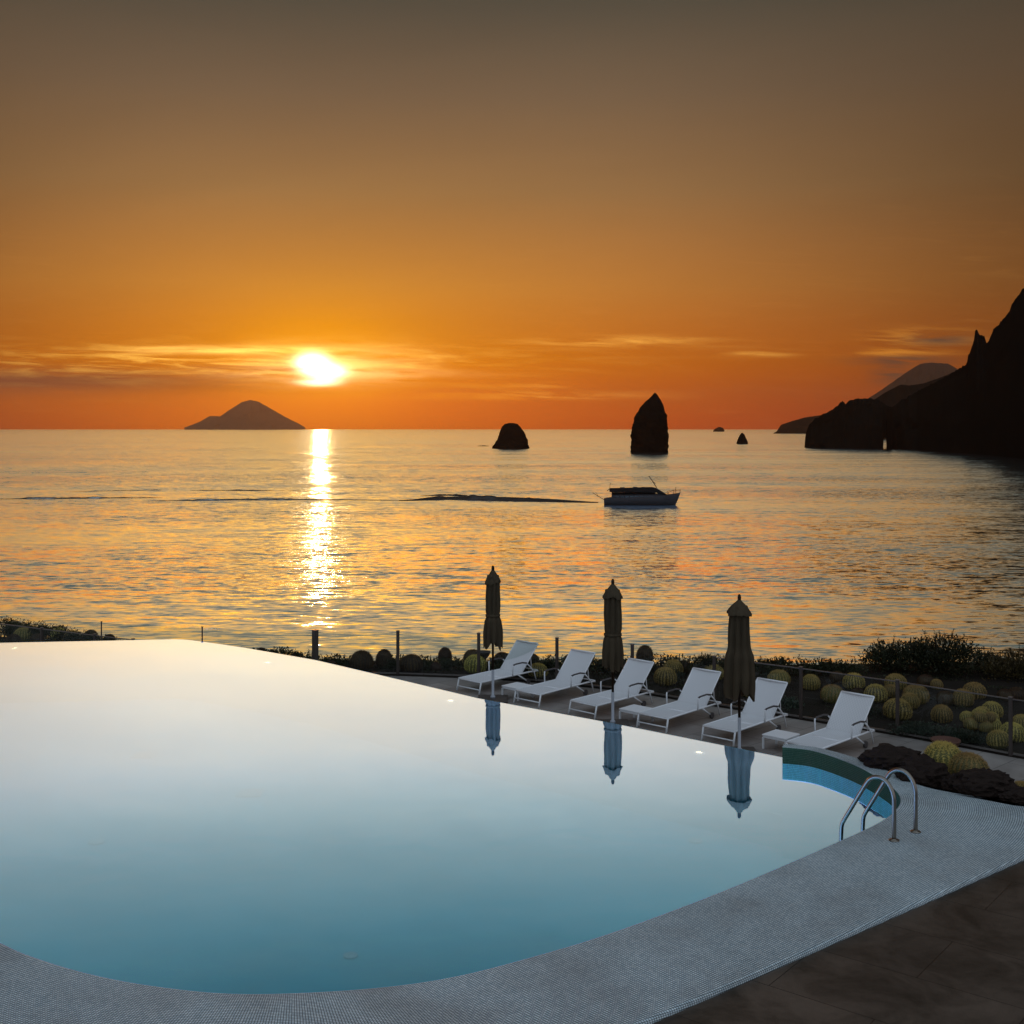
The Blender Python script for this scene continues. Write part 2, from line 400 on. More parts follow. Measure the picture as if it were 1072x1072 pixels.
def glass():
    m, t = newmat('clear_glass')
    lw = t.n('ShaderNodeLayerWeight'); lw.inputs[0].default_value = .5
    tr = t.n('ShaderNodeBsdfTransparent'); tr.inputs[0].default_value = (.93,.95,.94,1)
    g = t.n('ShaderNodeBsdfGlossy'); g.inputs['Roughness'].default_value = 0.
    mx = t.n('ShaderNodeMixShader'); t.L.new(t.m('MULTIPLY_ADD', t.m('POWER', lw.outputs['Facing'], 5.), .5, .02), mx.inputs[0]); t.L.new(tr.outputs[0], mx.inputs[1]); t.L.new(g.outputs[0], mx.inputs[2])
    finish(t, mx.outputs[0]); return m
M['glass'] = glass()
def leaf(name, c0, c1, trans=.35):
    m, t = newmat(name)
    n = t.noise(objc(t), 2.2, 3.); n2 = t.noise(objc(t), 23., 2.)
    f = t.m('MULTIPLY_ADD', n2, .5, t.m('MULTIPLY', n, .5))
    col = t.mix(t.sstep(f, .35, .65), c0, c1)
    oi = t.n('ShaderNodeObjectInfo').outputs['Random']; hs = t.n('ShaderNodeHueSaturation'); t.L.new(col, hs.inputs['Color'])
    t.L.new(t.m('MULTIPLY_ADD', oi, .05, .475), hs.inputs['Hue']); t.L.new(t.m('MULTIPLY_ADD', oi, .7, .65), hs.inputs['Value']); col = hs.outputs[0]
    a = t.n('ShaderNodeBsdfTranslucent'); t.L.new(col, a.inputs[0])
    mx = t.n('ShaderNodeMixShader'); mx.inputs[0].default_value = trans
    t.L.new(pbsdf(t, col, .55, 0., .3), mx.inputs[1]); t.L.new(a.outputs[0], mx.inputs[2])
    finish(t, mx.outputs[0]); return m
M['leaf_dark'] = leaf('leaf_dark', (.018,.024,.012), (.055,.058,.024))
M['leaf_grey'] = leaf('leaf_grey', (.03,.045,.032), (.08,.10,.07))
M['leaf_olive'] = leaf('leaf_olive', (.045,.035,.012), (.11,.08,.025))
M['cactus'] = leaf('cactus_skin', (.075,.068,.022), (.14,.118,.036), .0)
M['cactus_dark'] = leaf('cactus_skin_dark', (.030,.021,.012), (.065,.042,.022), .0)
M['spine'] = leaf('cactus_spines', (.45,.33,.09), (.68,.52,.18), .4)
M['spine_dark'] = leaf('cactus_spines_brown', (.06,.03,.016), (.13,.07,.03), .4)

# ------------------------------------------------------------------ sea
s = MB()
ys = [40, 80, 150, 300, 600, 1200, 2500, 5000, 10000, 17500]
s.grid([[(x*max(y, 200)*1.0, y, SEA) for x in (-2.5, -1.2, -.6, 0, .6, 1.2, 2.5)] for y in ys], smooth=True)
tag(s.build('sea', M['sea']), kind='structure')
def wake_ridge(mb, pts, wdt, hgt, steady=0.):
    rows = []
    for i, p in enumerate(pts):
        f = math.sin(math.pi*min(1, i/(len(pts)-1)*.92+.04))
        k = max(steady, .55 + .4*steady + 1.7*fbm((p[0]*.05, p[1]*.1, 2.3), 4) + .6*fbm((p[0]*.35, p[1]*.2, 5.3), 3))
        rows.append([(p[0], p[1]+u*wdt, SEA-.05 + hgt*f*k*max(0., math.cos(u*math.pi/2))**1.5) for u in (-1, -.75, -.5, -.25, 0, .25, .5, .75, 1)])
    mb.grid(rows)
def ppts(pl, n):
    out = []
    for i in range(n+1):
        x = lerp(pl[0][0], pl[-1][0], i/n); y = interp(pl, x); p = at(x, y, SEA); out.append((p.x, p.y))
    return out
s = MB()
wake_ridge(s, ppts([(418, 524.0), (470, 522.5), (560, 524.5), (626, 526)], 110), 4.2, 1.4, .75)
wake_ridge(s, ppts([(440, 519), (470, 518.5), (520, 522), (560, 523)], 90), 2.6, 1.0)
wake_ridge(s, ppts([(150, 524.5), (250, 523.5), (330, 523), (430, 524)], 130), 2.0, .7, .4)
wake_ridge(s, ppts([(-60, 523), (60, 522), (170, 521)], 100), 1.9, .6, .4)
wake_ridge(s, ppts([(60, 515), (160, 513), (330, 514)], 120), 2.4, .45)
tag(s.build('boat_wake', M['wake']), kind='stuff')

# ------------------------------------------------------------------ distant land
def ridge(name, prof, wl, mat, x0, x1, step=2., depth=.10, jag=.6, kind='structure', seed=0., under=None):
    """headland: skyline prof (px, py), waterline wl (px, py); a solid body with front and back slopes"""
    rows = []; n = int((x1-x0)/step)
    for i in range(n+1):
        x = lerp(x0, x1, i/n); wy = interp(wl, x)
        d0 = F*HSEA/(wy-HY); dr = d0*(1+depth*.5); d1 = d0*(1+depth)
        ty = interp(prof, x) + jag*(fbm((x*.22, seed, 1.), 5)*2.4 + 1.3*fbm((x*.9, seed, 7.), 3))
        zt = max(zat(ty, dr), SEA+.5); h = zt-SEA
        lo = SEA-2 if under is None else max(SEA-2, zat(under(x), d0) if under(x) < wy else SEA-2)
        row = []
        for k in range(17):
            if k <= 8:
                u = k/8; d = lerp(d0, dr, u**1.15); zf = u**.75
            else:
                u = (k-8)/8; d = lerp(dr, d1, u); zf = (1-u)**.8
            z = lerp(lo, zt, zf)
            nf = fbm((x*.05, k*.35, seed+3.), 4)
            if 0 < k < 16 and k != 8: d += nf*(d1-d0)*.16; z += nf*h*.07
            row.append((xat(x, d), d, z))
        rows.append(row)
    s = MB(); s.grid(rows, smooth=False); s.v and None
    n17 = 17
    for r_ in (0, len(rows)-1): s.face([r_*n17+k for k in range(n17)])
    return tag(s.build(name, mat), kind=kind)
ridge('distant_island', [(193,447.6),(208,442),(219.4,435.5),(230.6,435.8),(242,428),(253,421),(262,418.6),(271,420.6),(286.6,429.6),(304.5,439.6),(313,443.5),(319.5,447.6)],
      [(190,449.8),(320,449.8)], M['island'], 193, 319.5, 1.5, .16, .25, seed=1.)
ridge('volcano', [(880,436),(908,417.5),(921.5,409),(937,398),(953,387),(963.6,380.8),(974,379.6),(992.6,380.6),(1000,385),(1020,396),(1080,425)],
      [(870,451),(1090,451)], M['land'], 882, 1078, 2., .2, .25, seed=2.)
ridge('low_headland', [(809.5,453.4),(813.7,451),(817.6,444.6),(829.5,440.7),(842.6,437),(858,434.7),(900,430),(940,425)],
      [(800,454),(950,454)], M['cliff'], 809.5, 940, 1.5, .12, .3, seed=3.)
ridge('hillside', [(900,428),(917,417),(930,409),(943,402.5),(952,403.5),(966,401.5),(985,395),(1000,389),(1030,380),(1060,380)],
      [(900,460),(1060,460)], M['cliff'], 900, 1060, 2., .2, .3, seed=4.)
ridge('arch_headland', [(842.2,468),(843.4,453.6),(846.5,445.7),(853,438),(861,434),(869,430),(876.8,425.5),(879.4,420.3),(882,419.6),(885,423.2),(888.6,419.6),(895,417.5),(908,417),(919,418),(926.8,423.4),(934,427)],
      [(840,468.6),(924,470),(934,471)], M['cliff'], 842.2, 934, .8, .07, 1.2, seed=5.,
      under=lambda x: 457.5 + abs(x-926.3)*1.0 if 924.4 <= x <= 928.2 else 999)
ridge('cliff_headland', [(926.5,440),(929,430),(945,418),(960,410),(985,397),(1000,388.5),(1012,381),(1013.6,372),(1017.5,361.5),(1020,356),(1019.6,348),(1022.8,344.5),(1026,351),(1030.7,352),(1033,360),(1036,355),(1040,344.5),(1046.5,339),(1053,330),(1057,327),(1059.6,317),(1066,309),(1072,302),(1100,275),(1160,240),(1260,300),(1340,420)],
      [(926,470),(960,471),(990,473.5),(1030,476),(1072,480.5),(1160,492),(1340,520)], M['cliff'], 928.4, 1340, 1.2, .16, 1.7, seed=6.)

# ------------------------------------------------------------------ sea stacks
def stack(name, label, prof, wy, seed, depthk=.85):
    d = F*HSEA/(wy-HY); rows = []; n = 40
    prof = sorted(prof)
    L = [(p[0], p[1]) for p in prof]; Rr = [(p[0], p[2]) for p in prof]
    y0, y1 = prof[0][0], wy+1.2; K = 48
    xm = (interp(L, wy)+interp(Rr, wy))/2
    for i in range(K+1):
        y = lerp(y0, y1, (i/K)**1.2); l, r = interp(L, y), interp(Rr, y)
        cx = xat((l+r)/2, d); a = max(.05, (r-l)/2*d/F); z = zat(y, d); row = []
        for k in range(n):
            th = 2*math.pi*k/n; q = 1 + .22*fbm((math.cos(th)*2+seed, math.sin(th)*2, z*.09), 5) + .10*fbm((math.cos(th)*5+seed, math.sin(th)*5, z*.30), 3)
            row.append((cx - xat(xm, d) + a*q*math.cos(th), a*depthk*q*math.sin(th), z-SEA))
        rows.append(row)
    s = MB(); s.grid(rows, smooth=False, closed=True); s.face(list(range(n)))
    s.face([K*n+k for k in range(n)])
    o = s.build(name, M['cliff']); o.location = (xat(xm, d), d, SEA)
    return tag(o, label, 'sea stack', 'rock stacks standing in the sea')
stack('sea_stack', 'tallest pointed black rock pillar rising from the sea, right of centre',
      [(411.2,685.2,686.2),(413,683.5,688),(416.9,680,690.4),(424,672.5,694.2),(430,667.5,695.5),(435,664.5,698),(444,662.7,698.8),(456,660.8,698.6),(468,661,700),(475,660.5,700)], 473.4, 1.)
stack('sea_stack', 'squat rounded black rock with a low ledge, left of the tall pillar',
      [(442.8,533,537.5),(443.8,529,541.5),(446.7,526,544.5),(452.7,523,548.7),(460,521,551.4),(464.5,518,552.6),(467,515.5,554),(470,515,555)], 469.4, 4.)
stack('sea_stack', 'small cone shaped black rock between the tall pillar and the headland',
      [(453,776.3,777.2),(455,774.8,779.2),(458,773,780.6),(462,771.6,782.6),(465,770.8,784)], 464.6, 7.)
stack('sea_stack', 'tiny low black islet close to the horizon right of the tall pillar',
      [(447.0,752,754),(448.2,750,757),(449.6,748,758),(452,746.5,758.6)], 451.9, 9.)
s = MB(); p = at(506, 467.0, SEA)
s.grid([[Vector((u*8*(1+.3*fbm((u*3, v, 1.))), v*6, .9*max(0, 1-u*u)*max(0, 1-v*v)*(1+fbm((u*4, v*3, 5.)))-.2)) for u in [i/8-1 for i in range(17)]] for v in [j/4-1 for j in range(9)]], smooth=False)
o = s.build('reef_ledge', M['cliff']); o.location = (p.x, p.y, SEA); tag(o, 'thin flat black reef just left of the squat rounded rock', 'rock')

# ------------------------------------------------------------------ boat
bp = at(668, 528.6, SEA); PM = 1250/bp.y
boat = tag(empty('tour_boat', (bp.x, bp.y, SEA), R(-3)), 'double deck excursion boat with leaning mast cruising right, seen side on', 'boat')
def bx(q): return ((q-545)*.1213)/PM          # zoomed-crop pixels to metres
def bz(q): return ((400-q)*.1213)/PM
s = MB(); rows = []
st = [(252,345,.75),(300,338,.95),(420,332,1.),(560,326,1.),(700,320,1.),(790,314,.85),(840,305,.5),(880,298,.22),(908,294,.03)]
for q, top, wf in st:
    x = bx(q); W = 2.6*wf; zt = bz(top); zb = -.6; kx = max(0., (q-790)/118)*1.9
    rows.append([(x-kx, 0, zb), (x-kx*.8, W*.72, zb+.2), (x-kx*.3, W*.93, zt*.5), (x, W, zt), (x, W*.9, zt+.02), (x, 0, zt+.04),
                 (x, -W*.9, zt+.02), (x, -W, zt), (x-kx*.3, -W*.93, zt*.5), (x-kx*.8, -W*.72, zb+.2)])
s.grid(rows, closed=True); s.face(range(10)); s.face([8*10+k for k in range(10)])
s.build('hull', M['hull'], boat)
def profile_box(pts, hw, name, mat, parent, taper=1.0):
    s = MB(); n = len(pts)
    for sg in (-1, 1):
        for q, y in pts: s.v.append(Vector((bx(q), sg*hw, bz(y))))
    for k in range(n):
        k2 = (k+1) % n; s.face((k, k2, n+k2, n+k))
    s.face(range(n)); s.face(range(n, 2*n))
    return s.build(name, mat, parent)
cab = profile_box([(318,345),(318,312),(722,306),(800,316),(815,335),(815,345)], 2.25, 'cabin', M['hull'], boat)
for i in range(9):
    for sg in (-1, 1): MB().box((bx(362+i*42), sg*2.25, bz(325)), ((32*.1213)/PM, .06, .36)).build('window', M['boat_glass'], cab)
ud = profile_box([(300,287),(300,258),(505,252),(665,247),(705,256),(790,308),(715,306),(705,288)], 2.0, 'upper_deck', M['boat_dark'], boat)
for q in (322, 420, 520, 620, 700):
    for sg in (-1, 1): MB().tube([(bx(q), sg*1.9, bz(313)), (bx(q), sg*1.9, bz(284))], .06, 6).build('canopy_post', M['boat_dark'], boat)
for q, y_, z_, sz_ in ((410, .5, 253, (1.3, .8, .3)), (520, -.3, 248, (1.2, .9, .3)), (590, .4, 248, (.9, .6, .25))): MB().box((bx(q), y_, bz(z_)), sz_).build('life_raft', M['hull'], ud, bevel=.1)
s = MB(); s.box((bx(505), 0, bz(304)), (bx(700)-bx(326), 1.6, .75)); s.build('bench', M['boat_dark'], boat)
s = MB(); s.tube([(bx(706), 0, bz(252)), (bx(640), 0, bz(152))], .09, 6); s.tube([(bx(690), -.5, bz(212)), (bx(690), .5, bz(212))], .09, 6); s.tube([(bx(664), 0, bz(190)), (bx(690), 0, bz(212)), (bx(692), 0, bz(240))], .07, 6)
s.tube([(bx(650), -.7, bz(166)), (bx(650), .7, bz(166))], .05, 6); s.box((bx(640), 0, bz(155)), (.3, .9, .2)); s.build('mast', M['boat_dark'], boat)
s = MB(); s.tube([(bx(300), 0, bz(262)), (bx(306), 0, bz(212)), (bx(325), 0, bz(222))], .06, 6); s.tube([(bx(300), .8, bz(265)), (bx(278), .8, bz(280))], .09, 6); s.build('stern_pole', M['boat_dark'], boat)
s = MB()
for sg in (-.35, .35): s.tube([(bx(262), sg, bz(362)), (bx(152), sg, bz(295))], .06, 6)
for k in range(7):
    q = 168+k*14; s.tube([(bx(q), -.35, bz(305+k*8.4)), (bx(q), .35, bz(305+k*8.4))], .05, 5)
s.tube([(bx(205), .35, bz(328)), (bx(180), .35, bz(290))], .05, 5); s.build('gangway', M['boat_dark'], boat)
s = MB()
for sg in (-1, 1):
    s.tube([(bx(800), sg*2., bz(285)), (bx(850), sg*1.2, bz(272)), (bx(915), sg*.1, bz(270))], .05, 5)
    for q, yy_, wv in ((800, 314, 2.), (850, 304, 1.2), (905, 296, .15)): s.tube([(bx(q), sg*wv, bz(yy_)), (bx(q), sg*wv, bz(yy_-30))], .05, 5)
s.tube([(bx(868), 0, bz(300)), (bx(868), 0, bz(244))], .07, 5); s.build('bow_rail', M['boat_dark'], boat)
s = MB(); q = at(164, 450.2, SEA)
s.box((0, 0, 1.2), (14, 4, 2.4)); s.box((-2, 0, 5), (5, 3, 5)); s.tube([(-2, 0, 7), (-2, 0, 13)], .5, 5)
o = s.build('distant_ship', M['boat_dark'], bevel=.4); o.location = q; tag(o, 'tiny dark ship on the horizon left of the cone island', 'ship')

# ------------------------------------------------------------------ pool
inner_px = [(0,985),(40,1002),(90,1017),(150,1029),(230,1038),(310,1038),(400,1032),(470,1022),(540,1005),(640,975),(760,930),(870,883),(918,861)]
inner_near = [Vector((-11.5,19.5)),Vector((-9.6,16.4)),Vector((-7.6,13.6)),Vector((-5.9,11.7))] + [at(x, y, RIM).xy for x, y in inner_px]
corner = [at(x, y, RIM).xy for x, y in ((937,847),(942,836),(934.5,824.7),(914,810.7),(888.8,798),(850.7,785.4),(819,781.8))]
inner = smoothline(inner_near + corner, 7)
A0 = at(670, 1072, RIM).xy; A1 = at(1072, 897, RIM).xy; e = (A1-A0).normalized(); nn = Vector((e.y, -e.x))
# outer edge: straight beside the terrace, offset round the curve, free shape beyond the ladder
NI = len(inner); outer = []
tail = [at(x, y, RIM).xy for x, y in ((1072,844.7),(1039,837),(971,824.5),(927,805.5),(899,794),(863,783.6),(832,778.8),(821,778.4))]
ilad = min(range(NI), key=lambda i: (inner[i]-at(905, 867, RIM).xy).length)
for i in range(ilad+1):
    tg = (inner[min(i+1, NI-1)] - inner[max(i-1, 0)]).normalized(); q = inner[i] + Vector((tg.y, -tg.x))*1.56
    if i > ilad*.55:
        qs = A0 + e*((inner[i]-A0).dot(e)); k = min(1., (i/ilad-.55)/.15); q = q.lerp(qs, k)
    outer.append(q)
last = outer[-1]; far = A0 + e*7.6
rest = [last.lerp(far, .35), last.lerp(far, .7), far, (far+at(1072,844.7,RIM).xy)*.5 + Vector((.5,.2))] + tail
rest_s = smoothline(rest, 6)
# resample the rest to the number of remaining inner points
def resample(pl, n):
    L = [0.]
    for a, b in zip(pl, pl[1:]): L.append(L[-1] + (b-a).length)
    out = []
    for i in range(n):
        q = L[-1]*i/(n-1); j = max(k for k in range(len(L)) if L[k] <= q+1e-9); j = min(j, len(pl)-2)
        out.append(pl[j].lerp(pl[j+1], (q-L[j])/max(1e-9, L[j+1]-L[j])))
    return out
NX = NI-1-ilad
# densify the inner tail so both sides have 60 stations
in_t = resample(inner[ilad:], 70); out_t = resample([last]+rest_s, 70)
# straight wall part: match stations by nearest fraction
inner_all = inner[:ilad] + in_t; outer_all = outer[:ilad] + out_t
def rim_mesh():
    NV = 13; s = MB(); uv = []
    arc = 0.; prev = None; rows = []; us = []
    for a, b in zip(inner_all, outer_all):
        mid = (a+b)/2
        if prev is not None: arc += (mid-prev).length
        prev = mid; wd = (b-a).length; rr = min(.03, wd*.2); dv = (b-a).normalized()
        row = [(a.x, a.y, -.3), (a.x, a.y, RIM-rr), (a+dv*rr*.3).to_tuple()+(RIM-rr*.3,), (a+dv*rr).to_tuple()+(RIM,)]
        vv = [-.55, -rr, -rr*.3, rr]
        for k in range(1, NV-1):
            q = k/(NV-1); p = a.lerp(b, q)
            if rr < q*wd < wd-rr: row.append((p.x, p.y, RIM)); vv.append(q*wd)
            else:
                p = a + dv*(rr if q < .5 else wd-rr); row.append((p.x, p.y, RIM)); vv.append(rr if q < .5 else wd-rr)
        row += [(b-dv*rr).to_tuple()+(RIM,), (b-dv*rr*.3).to_tuple()+(RIM-rr*.3,), (b.x, b.y, RIM-rr), (b.x, b.y, -.95)]
        vv += [wd-rr, wd-rr*.3, wd+rr, wd+1.2]
        rows.append(row); us.append((arc, vv))
    s.grid(rows, smooth=False); n = len(rows[0])
    s.face([(len(rows)-1)*n+k for k in range(n)])
    me_o = s.build('pool_coping', M['rim'])
    me_o.data.materials.append(M['waterline'])
    for q_ in range(len(rows)-1):
        for k_ in (0, 1): me_o.data.polygons[q_*(n-1)+k_].material_index = 1
    me = me_o.data; ul = me.uv_layers.new(name='UVMap')
    flat = []
    for arc, vv in us: flat += [(arc, v) for v in vv]
    for lp in me.loops: ul.data[lp.index].uv = flat[lp.vertex_index]
    return tag(me_o, kind='structure')
rim_mesh()
# infinity edge, from the end of the raised wall to the far corner and round to the left
edge_px = [(817,792.5),(760,781),(640,757),(500,731),(420,712),(330,691),(255,678)]
edgep = [at(x, y, 0.).xy for x, y in edge_px]
edgep[0] = edgep[0] + (edgep[0]-edgep[1]).normalized()*.35
far_c = smoothline([edgep[-1], at(215,672.2).xy, at(190,669.4).xy, at(165,669.6).xy, at(100,671).xy, at(0,673).xy, Vector((-14.2,26.3)), Vector((-14.6,25.2)), Vector((-13.4,22.6)), inner[0]], 5)
wpoly = [p.copy() for p in inner] + edgep[:-1] + far_c[:-1]
def inset(poly, d):
    n = len(poly); out = []
    for i in range(n):
        tg = (poly[(i+1) % n]-poly[i-1]).normalized(); out.append(poly[i] + Vector((tg.y, -tg.x))*d)
    return out
from mathutils.geometry import tessellate_polygon
def sheet(name, poly, z, mat, kind='structure'):
    s = MB(); s.v = [Vector((p.x, p.y, z)) for p in poly]
    for tri in tessellate_polygon([s.v]): s.face(tri)
    o = s.build(name, mat, recalc=False)
    if o.data.polygons[0].normal.z < 0: o.data.flip_normals()
    return tag(o, kind=kind)
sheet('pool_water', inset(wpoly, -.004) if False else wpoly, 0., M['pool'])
# basin: floor and walls, outer overflow wall down to the deck
s = MB(); n = len(wpoly)
for z in (-.004, -1.35):
    for p in wpoly: s.v.append(Vector((p.x, p.y, z)))
for k in range(n): s.face((k, (k+1) % n, n+(k+1) % n, n+k))
tag(s.build('pool_basin', M['basin'], recalc=False), kind='structure')
sheet('pool_floor', inset(wpoly, .02), -1.35, M['basin'])
ov = [edgep[0] + Vector((.0, .0))] + edgep[1:-1] + far_c
s = MB(); rows = []
for i, p in enumerate(ov):
    tg = (ov[min(i+1, len(ov)-1)]-ov[max(i-1, 0)]).normalized(); nv = Vector((tg.y, -tg.x))
    q = p + nv*.008; o_ = p + nv*.055
    rows.append([(q.x, q.y, -.012), (q.x, q.y, -.003), ((p+nv*.03).x, (p+nv*.03).y, -.006), (o_.x, o_.y, -.03), (o_.x, o_.y, DECK-.2)])
s.grid(rows, smooth=True)
mo = s.build('overflow_edge', M['basin']); tag(mo, kind='structure')

# ground: terrace beside the rim, lower deck, garden
def tz(p, z): return (p.x, p.y, z)
TZ = RIM-.035
s = MB(); g0 = .008
b0 = A0 - e*40 + nn*g0; b1 = A0 + e*7.45 + nn*g0
s.v = [Vector(tz(b0, TZ)), Vector(tz(b0+nn*45, TZ)), Vector(tz(b1+nn*45+e*8, TZ)), Vector(tz(b1, TZ))]
s.face((0, 1, 2, 3)); s.v += [v-Vector((0, 0, 1.1)) for v in s.v[:4]]
for a, b in ((0, 1), (1, 2), (2, 3), (3, 0)): s.face((a, b, b+4, a+4))
tag(s.build('terrace', M['terrace']), kind='structure')
FENCE = [(-26.,33.5),(-16.,31.6),(-12.9,30.),(-9.8,28.5),(-7.2,27.75),(-4.5,27.3),(-2.6,27.2),(-.75,26.9),(.99,26.3),(2.57,25.5),(4.1,24.2),(5.59,23.1),(7.07,21.9),(8.56,20.5),(10.1,19.1),(11.7,17.7),(13.3,16.3),(20.,10.4)]
def edge_y(x):
    return interp([(-26,35.2),(-13,31.8),(-9.,30.1),(-5,28.9),(-2,28.4),(1,28.2),(5,28.0),(8,28.2),(12,28.6),(20,28.6),(40,28.6)], x)
s = MB(); rows = []
xs = [-26+i*.5 for i in range(105)]
for x in xs:
    fy = interp(FENCE, x); ey = max(edge_y(x), fy+1.); row = []
    for k in range(9):
        y = lerp(fy-.1, ey, k/8); row.append((x, y, DECK+.004 + (.05*fbm((x*1.3, y*1.3, 0.))+.04 if k > 0 else .0)))
    for dy, z in ((.8, -1.3), (2.5, -2.6), (8, -6.), (30, -17.5)): row.append((x, ey+dy, z + .3*fbm((x*.4, dy, 4.))))
    rows.append(row)
s.grid(rows); tag(s.build('garden_ground', M['soil']), kind='structure')
ovo = [p + Vector((.05, .05)) for p in edgep[1:-1]] + [p + Vector((0, .06)) for p in far_c[:-5]]
dk = [Vector((-30, 34.))] + [Vector(q) for q in FENCE] + [Vector((40, 8)), Vector((40, -8)), far + nn*12 + e*3, far + Vector((.02, 0))]
dk += [Vector((p.x+.02, p.y+.02)) for p in resample([far, (far+at(1072,844.7,RIM).xy)*.5 + Vector((.5,.2))] + tail, 24)[1:]] + ovo + [Vector((-16, 24.5)), Vector((-30, 24))]
s = MB(); s.v = [Vector((p.x, p.y, DECK)) for p in dk]
for tri in tessellate_polygon([s.v]): s.face(tri)
o = s.build('lower_deck', M['deck'], recalc=False)
if o.data.polygons[0].normal.z < 0: o.data.flip_normals()
tag(o, kind='structure')

# pool fittings
def drain(px_, py_, r, label, square=False):
    p = at(px_, py_, -1.33)
    s = MB()
    if square:
        s.box((0, 0, 0), (r*2, r*2, .02)); [s.box((0, (k-2)*r*.36, .014), (r*1.7, r*.14, .012)) for k in range(5)]
    else:
        s.lathe([(r*.97, -.01), (r, .006), (r*.86, .012), (r*.80, .004), (r*.3, .004), (r*.25, .012), (r*.01, .014)], 24)
    o = s.build('drain_cover', M['cover']); o.location = p; tag(o, label, 'drain', 'covers on the pool floor')
drain(367, 1000, .085, 'round dark drain cover on the pool floor nearest the curved rim')
drain(101, 881, .12, 'round pale inlet cover on the left of the pool floor')
drain(151, 790, .22, 'square pale grate farthest left on the pool floor', True)
drain(262, 830, .2, 'square pale grate near the middle of the pool floor', True)
drain(728, 880, .1, 'round cover on the pool floor straight out from the ladder')

# ladder
lad = tag(empty('pool_ladder', at(947, 875.5, RIM)), 'stainless steel pool ladder with two arched handrails on the mosaic rim', 'ladder')
qv = Vector((-nn.x, -nn.y, 0)).normalized()
prof = [(0,0),(0,.25),(0,.42),(.012,.50),(.045,.575),(.10,.63),(.17,.655),(.24,.648),(.30,.615),(.35,.56),(.45,.40),(.56,.22),(.655,.065),(.685,0.),(.695,-.08),(.70,-.30),(.70,-1.25)]
pr = smoothline([Vector(p) for p in prof], 4)
for bxp in ((936, 880), (958.5, 871)):
    b = at(*bxp, RIM) - lad.location
    o = MB().tube([b + qv*p.x + Vector((0, 0, p.y)) for p in pr], .024, 14).build('handrail', M['steel'], lad)
    MB().lathe([(.058, 0.002), (.058, .010), (.045, .016), (.026, .018), (.026, .022)], 20, b).build('flange', M['steel'], o)
b0_, b1_ = [at(*q, RIM) - lad.location + qv*.70 for q in ((936, 880), (958.5, 871))]
for z in (-.45, -.72, -.99):
    c = (b0_+b1_)/2; MB().box((c.x, c.y, z), ((b1_-b0_).length, .09, .03), math.atan2((b1_-b0_).y, (b1_-b0_).x)).build('step', M['steel'], lad, bevel=.006)

# underwater lamps: lit, small
def lamp_mat():
    m, t = newmat('pool_lamp_glow'); e_ = t.n('ShaderNodeEmission'); e_.inputs[0].default_value = (1., .78, .42, 1); e_.inputs[1].default_value = 1.6
    finish(t, e_.outputs[0]); return m
M['glow'] = lamp_mat()
for (x, y, lb) in ((732,787,'lit pool lamp under the water in front of the right parasol'), (471.5,733,'lit pool lamp under the water left of the first lounger'), (280,693,'lit pool lamp under the far overflow edge'), (15,678,'lit pool lamp under the water at the far left')):
    p = at(x, y, -.012)
    rt = empty('pool_lamp', p); tag(rt, lb, 'pool lamp', 'lamps in the pool')
    MB().lathe([(.09, -.06), (.09, -.01), (.075, -.004), (.07, -.008)], 20).build('ring', M['lens'], rt)
    MB().lathe([(.07, -.03), (.066, -.012), (.04, -.006), (.01, -.004)], 20).build('lens', M['glow'], rt)

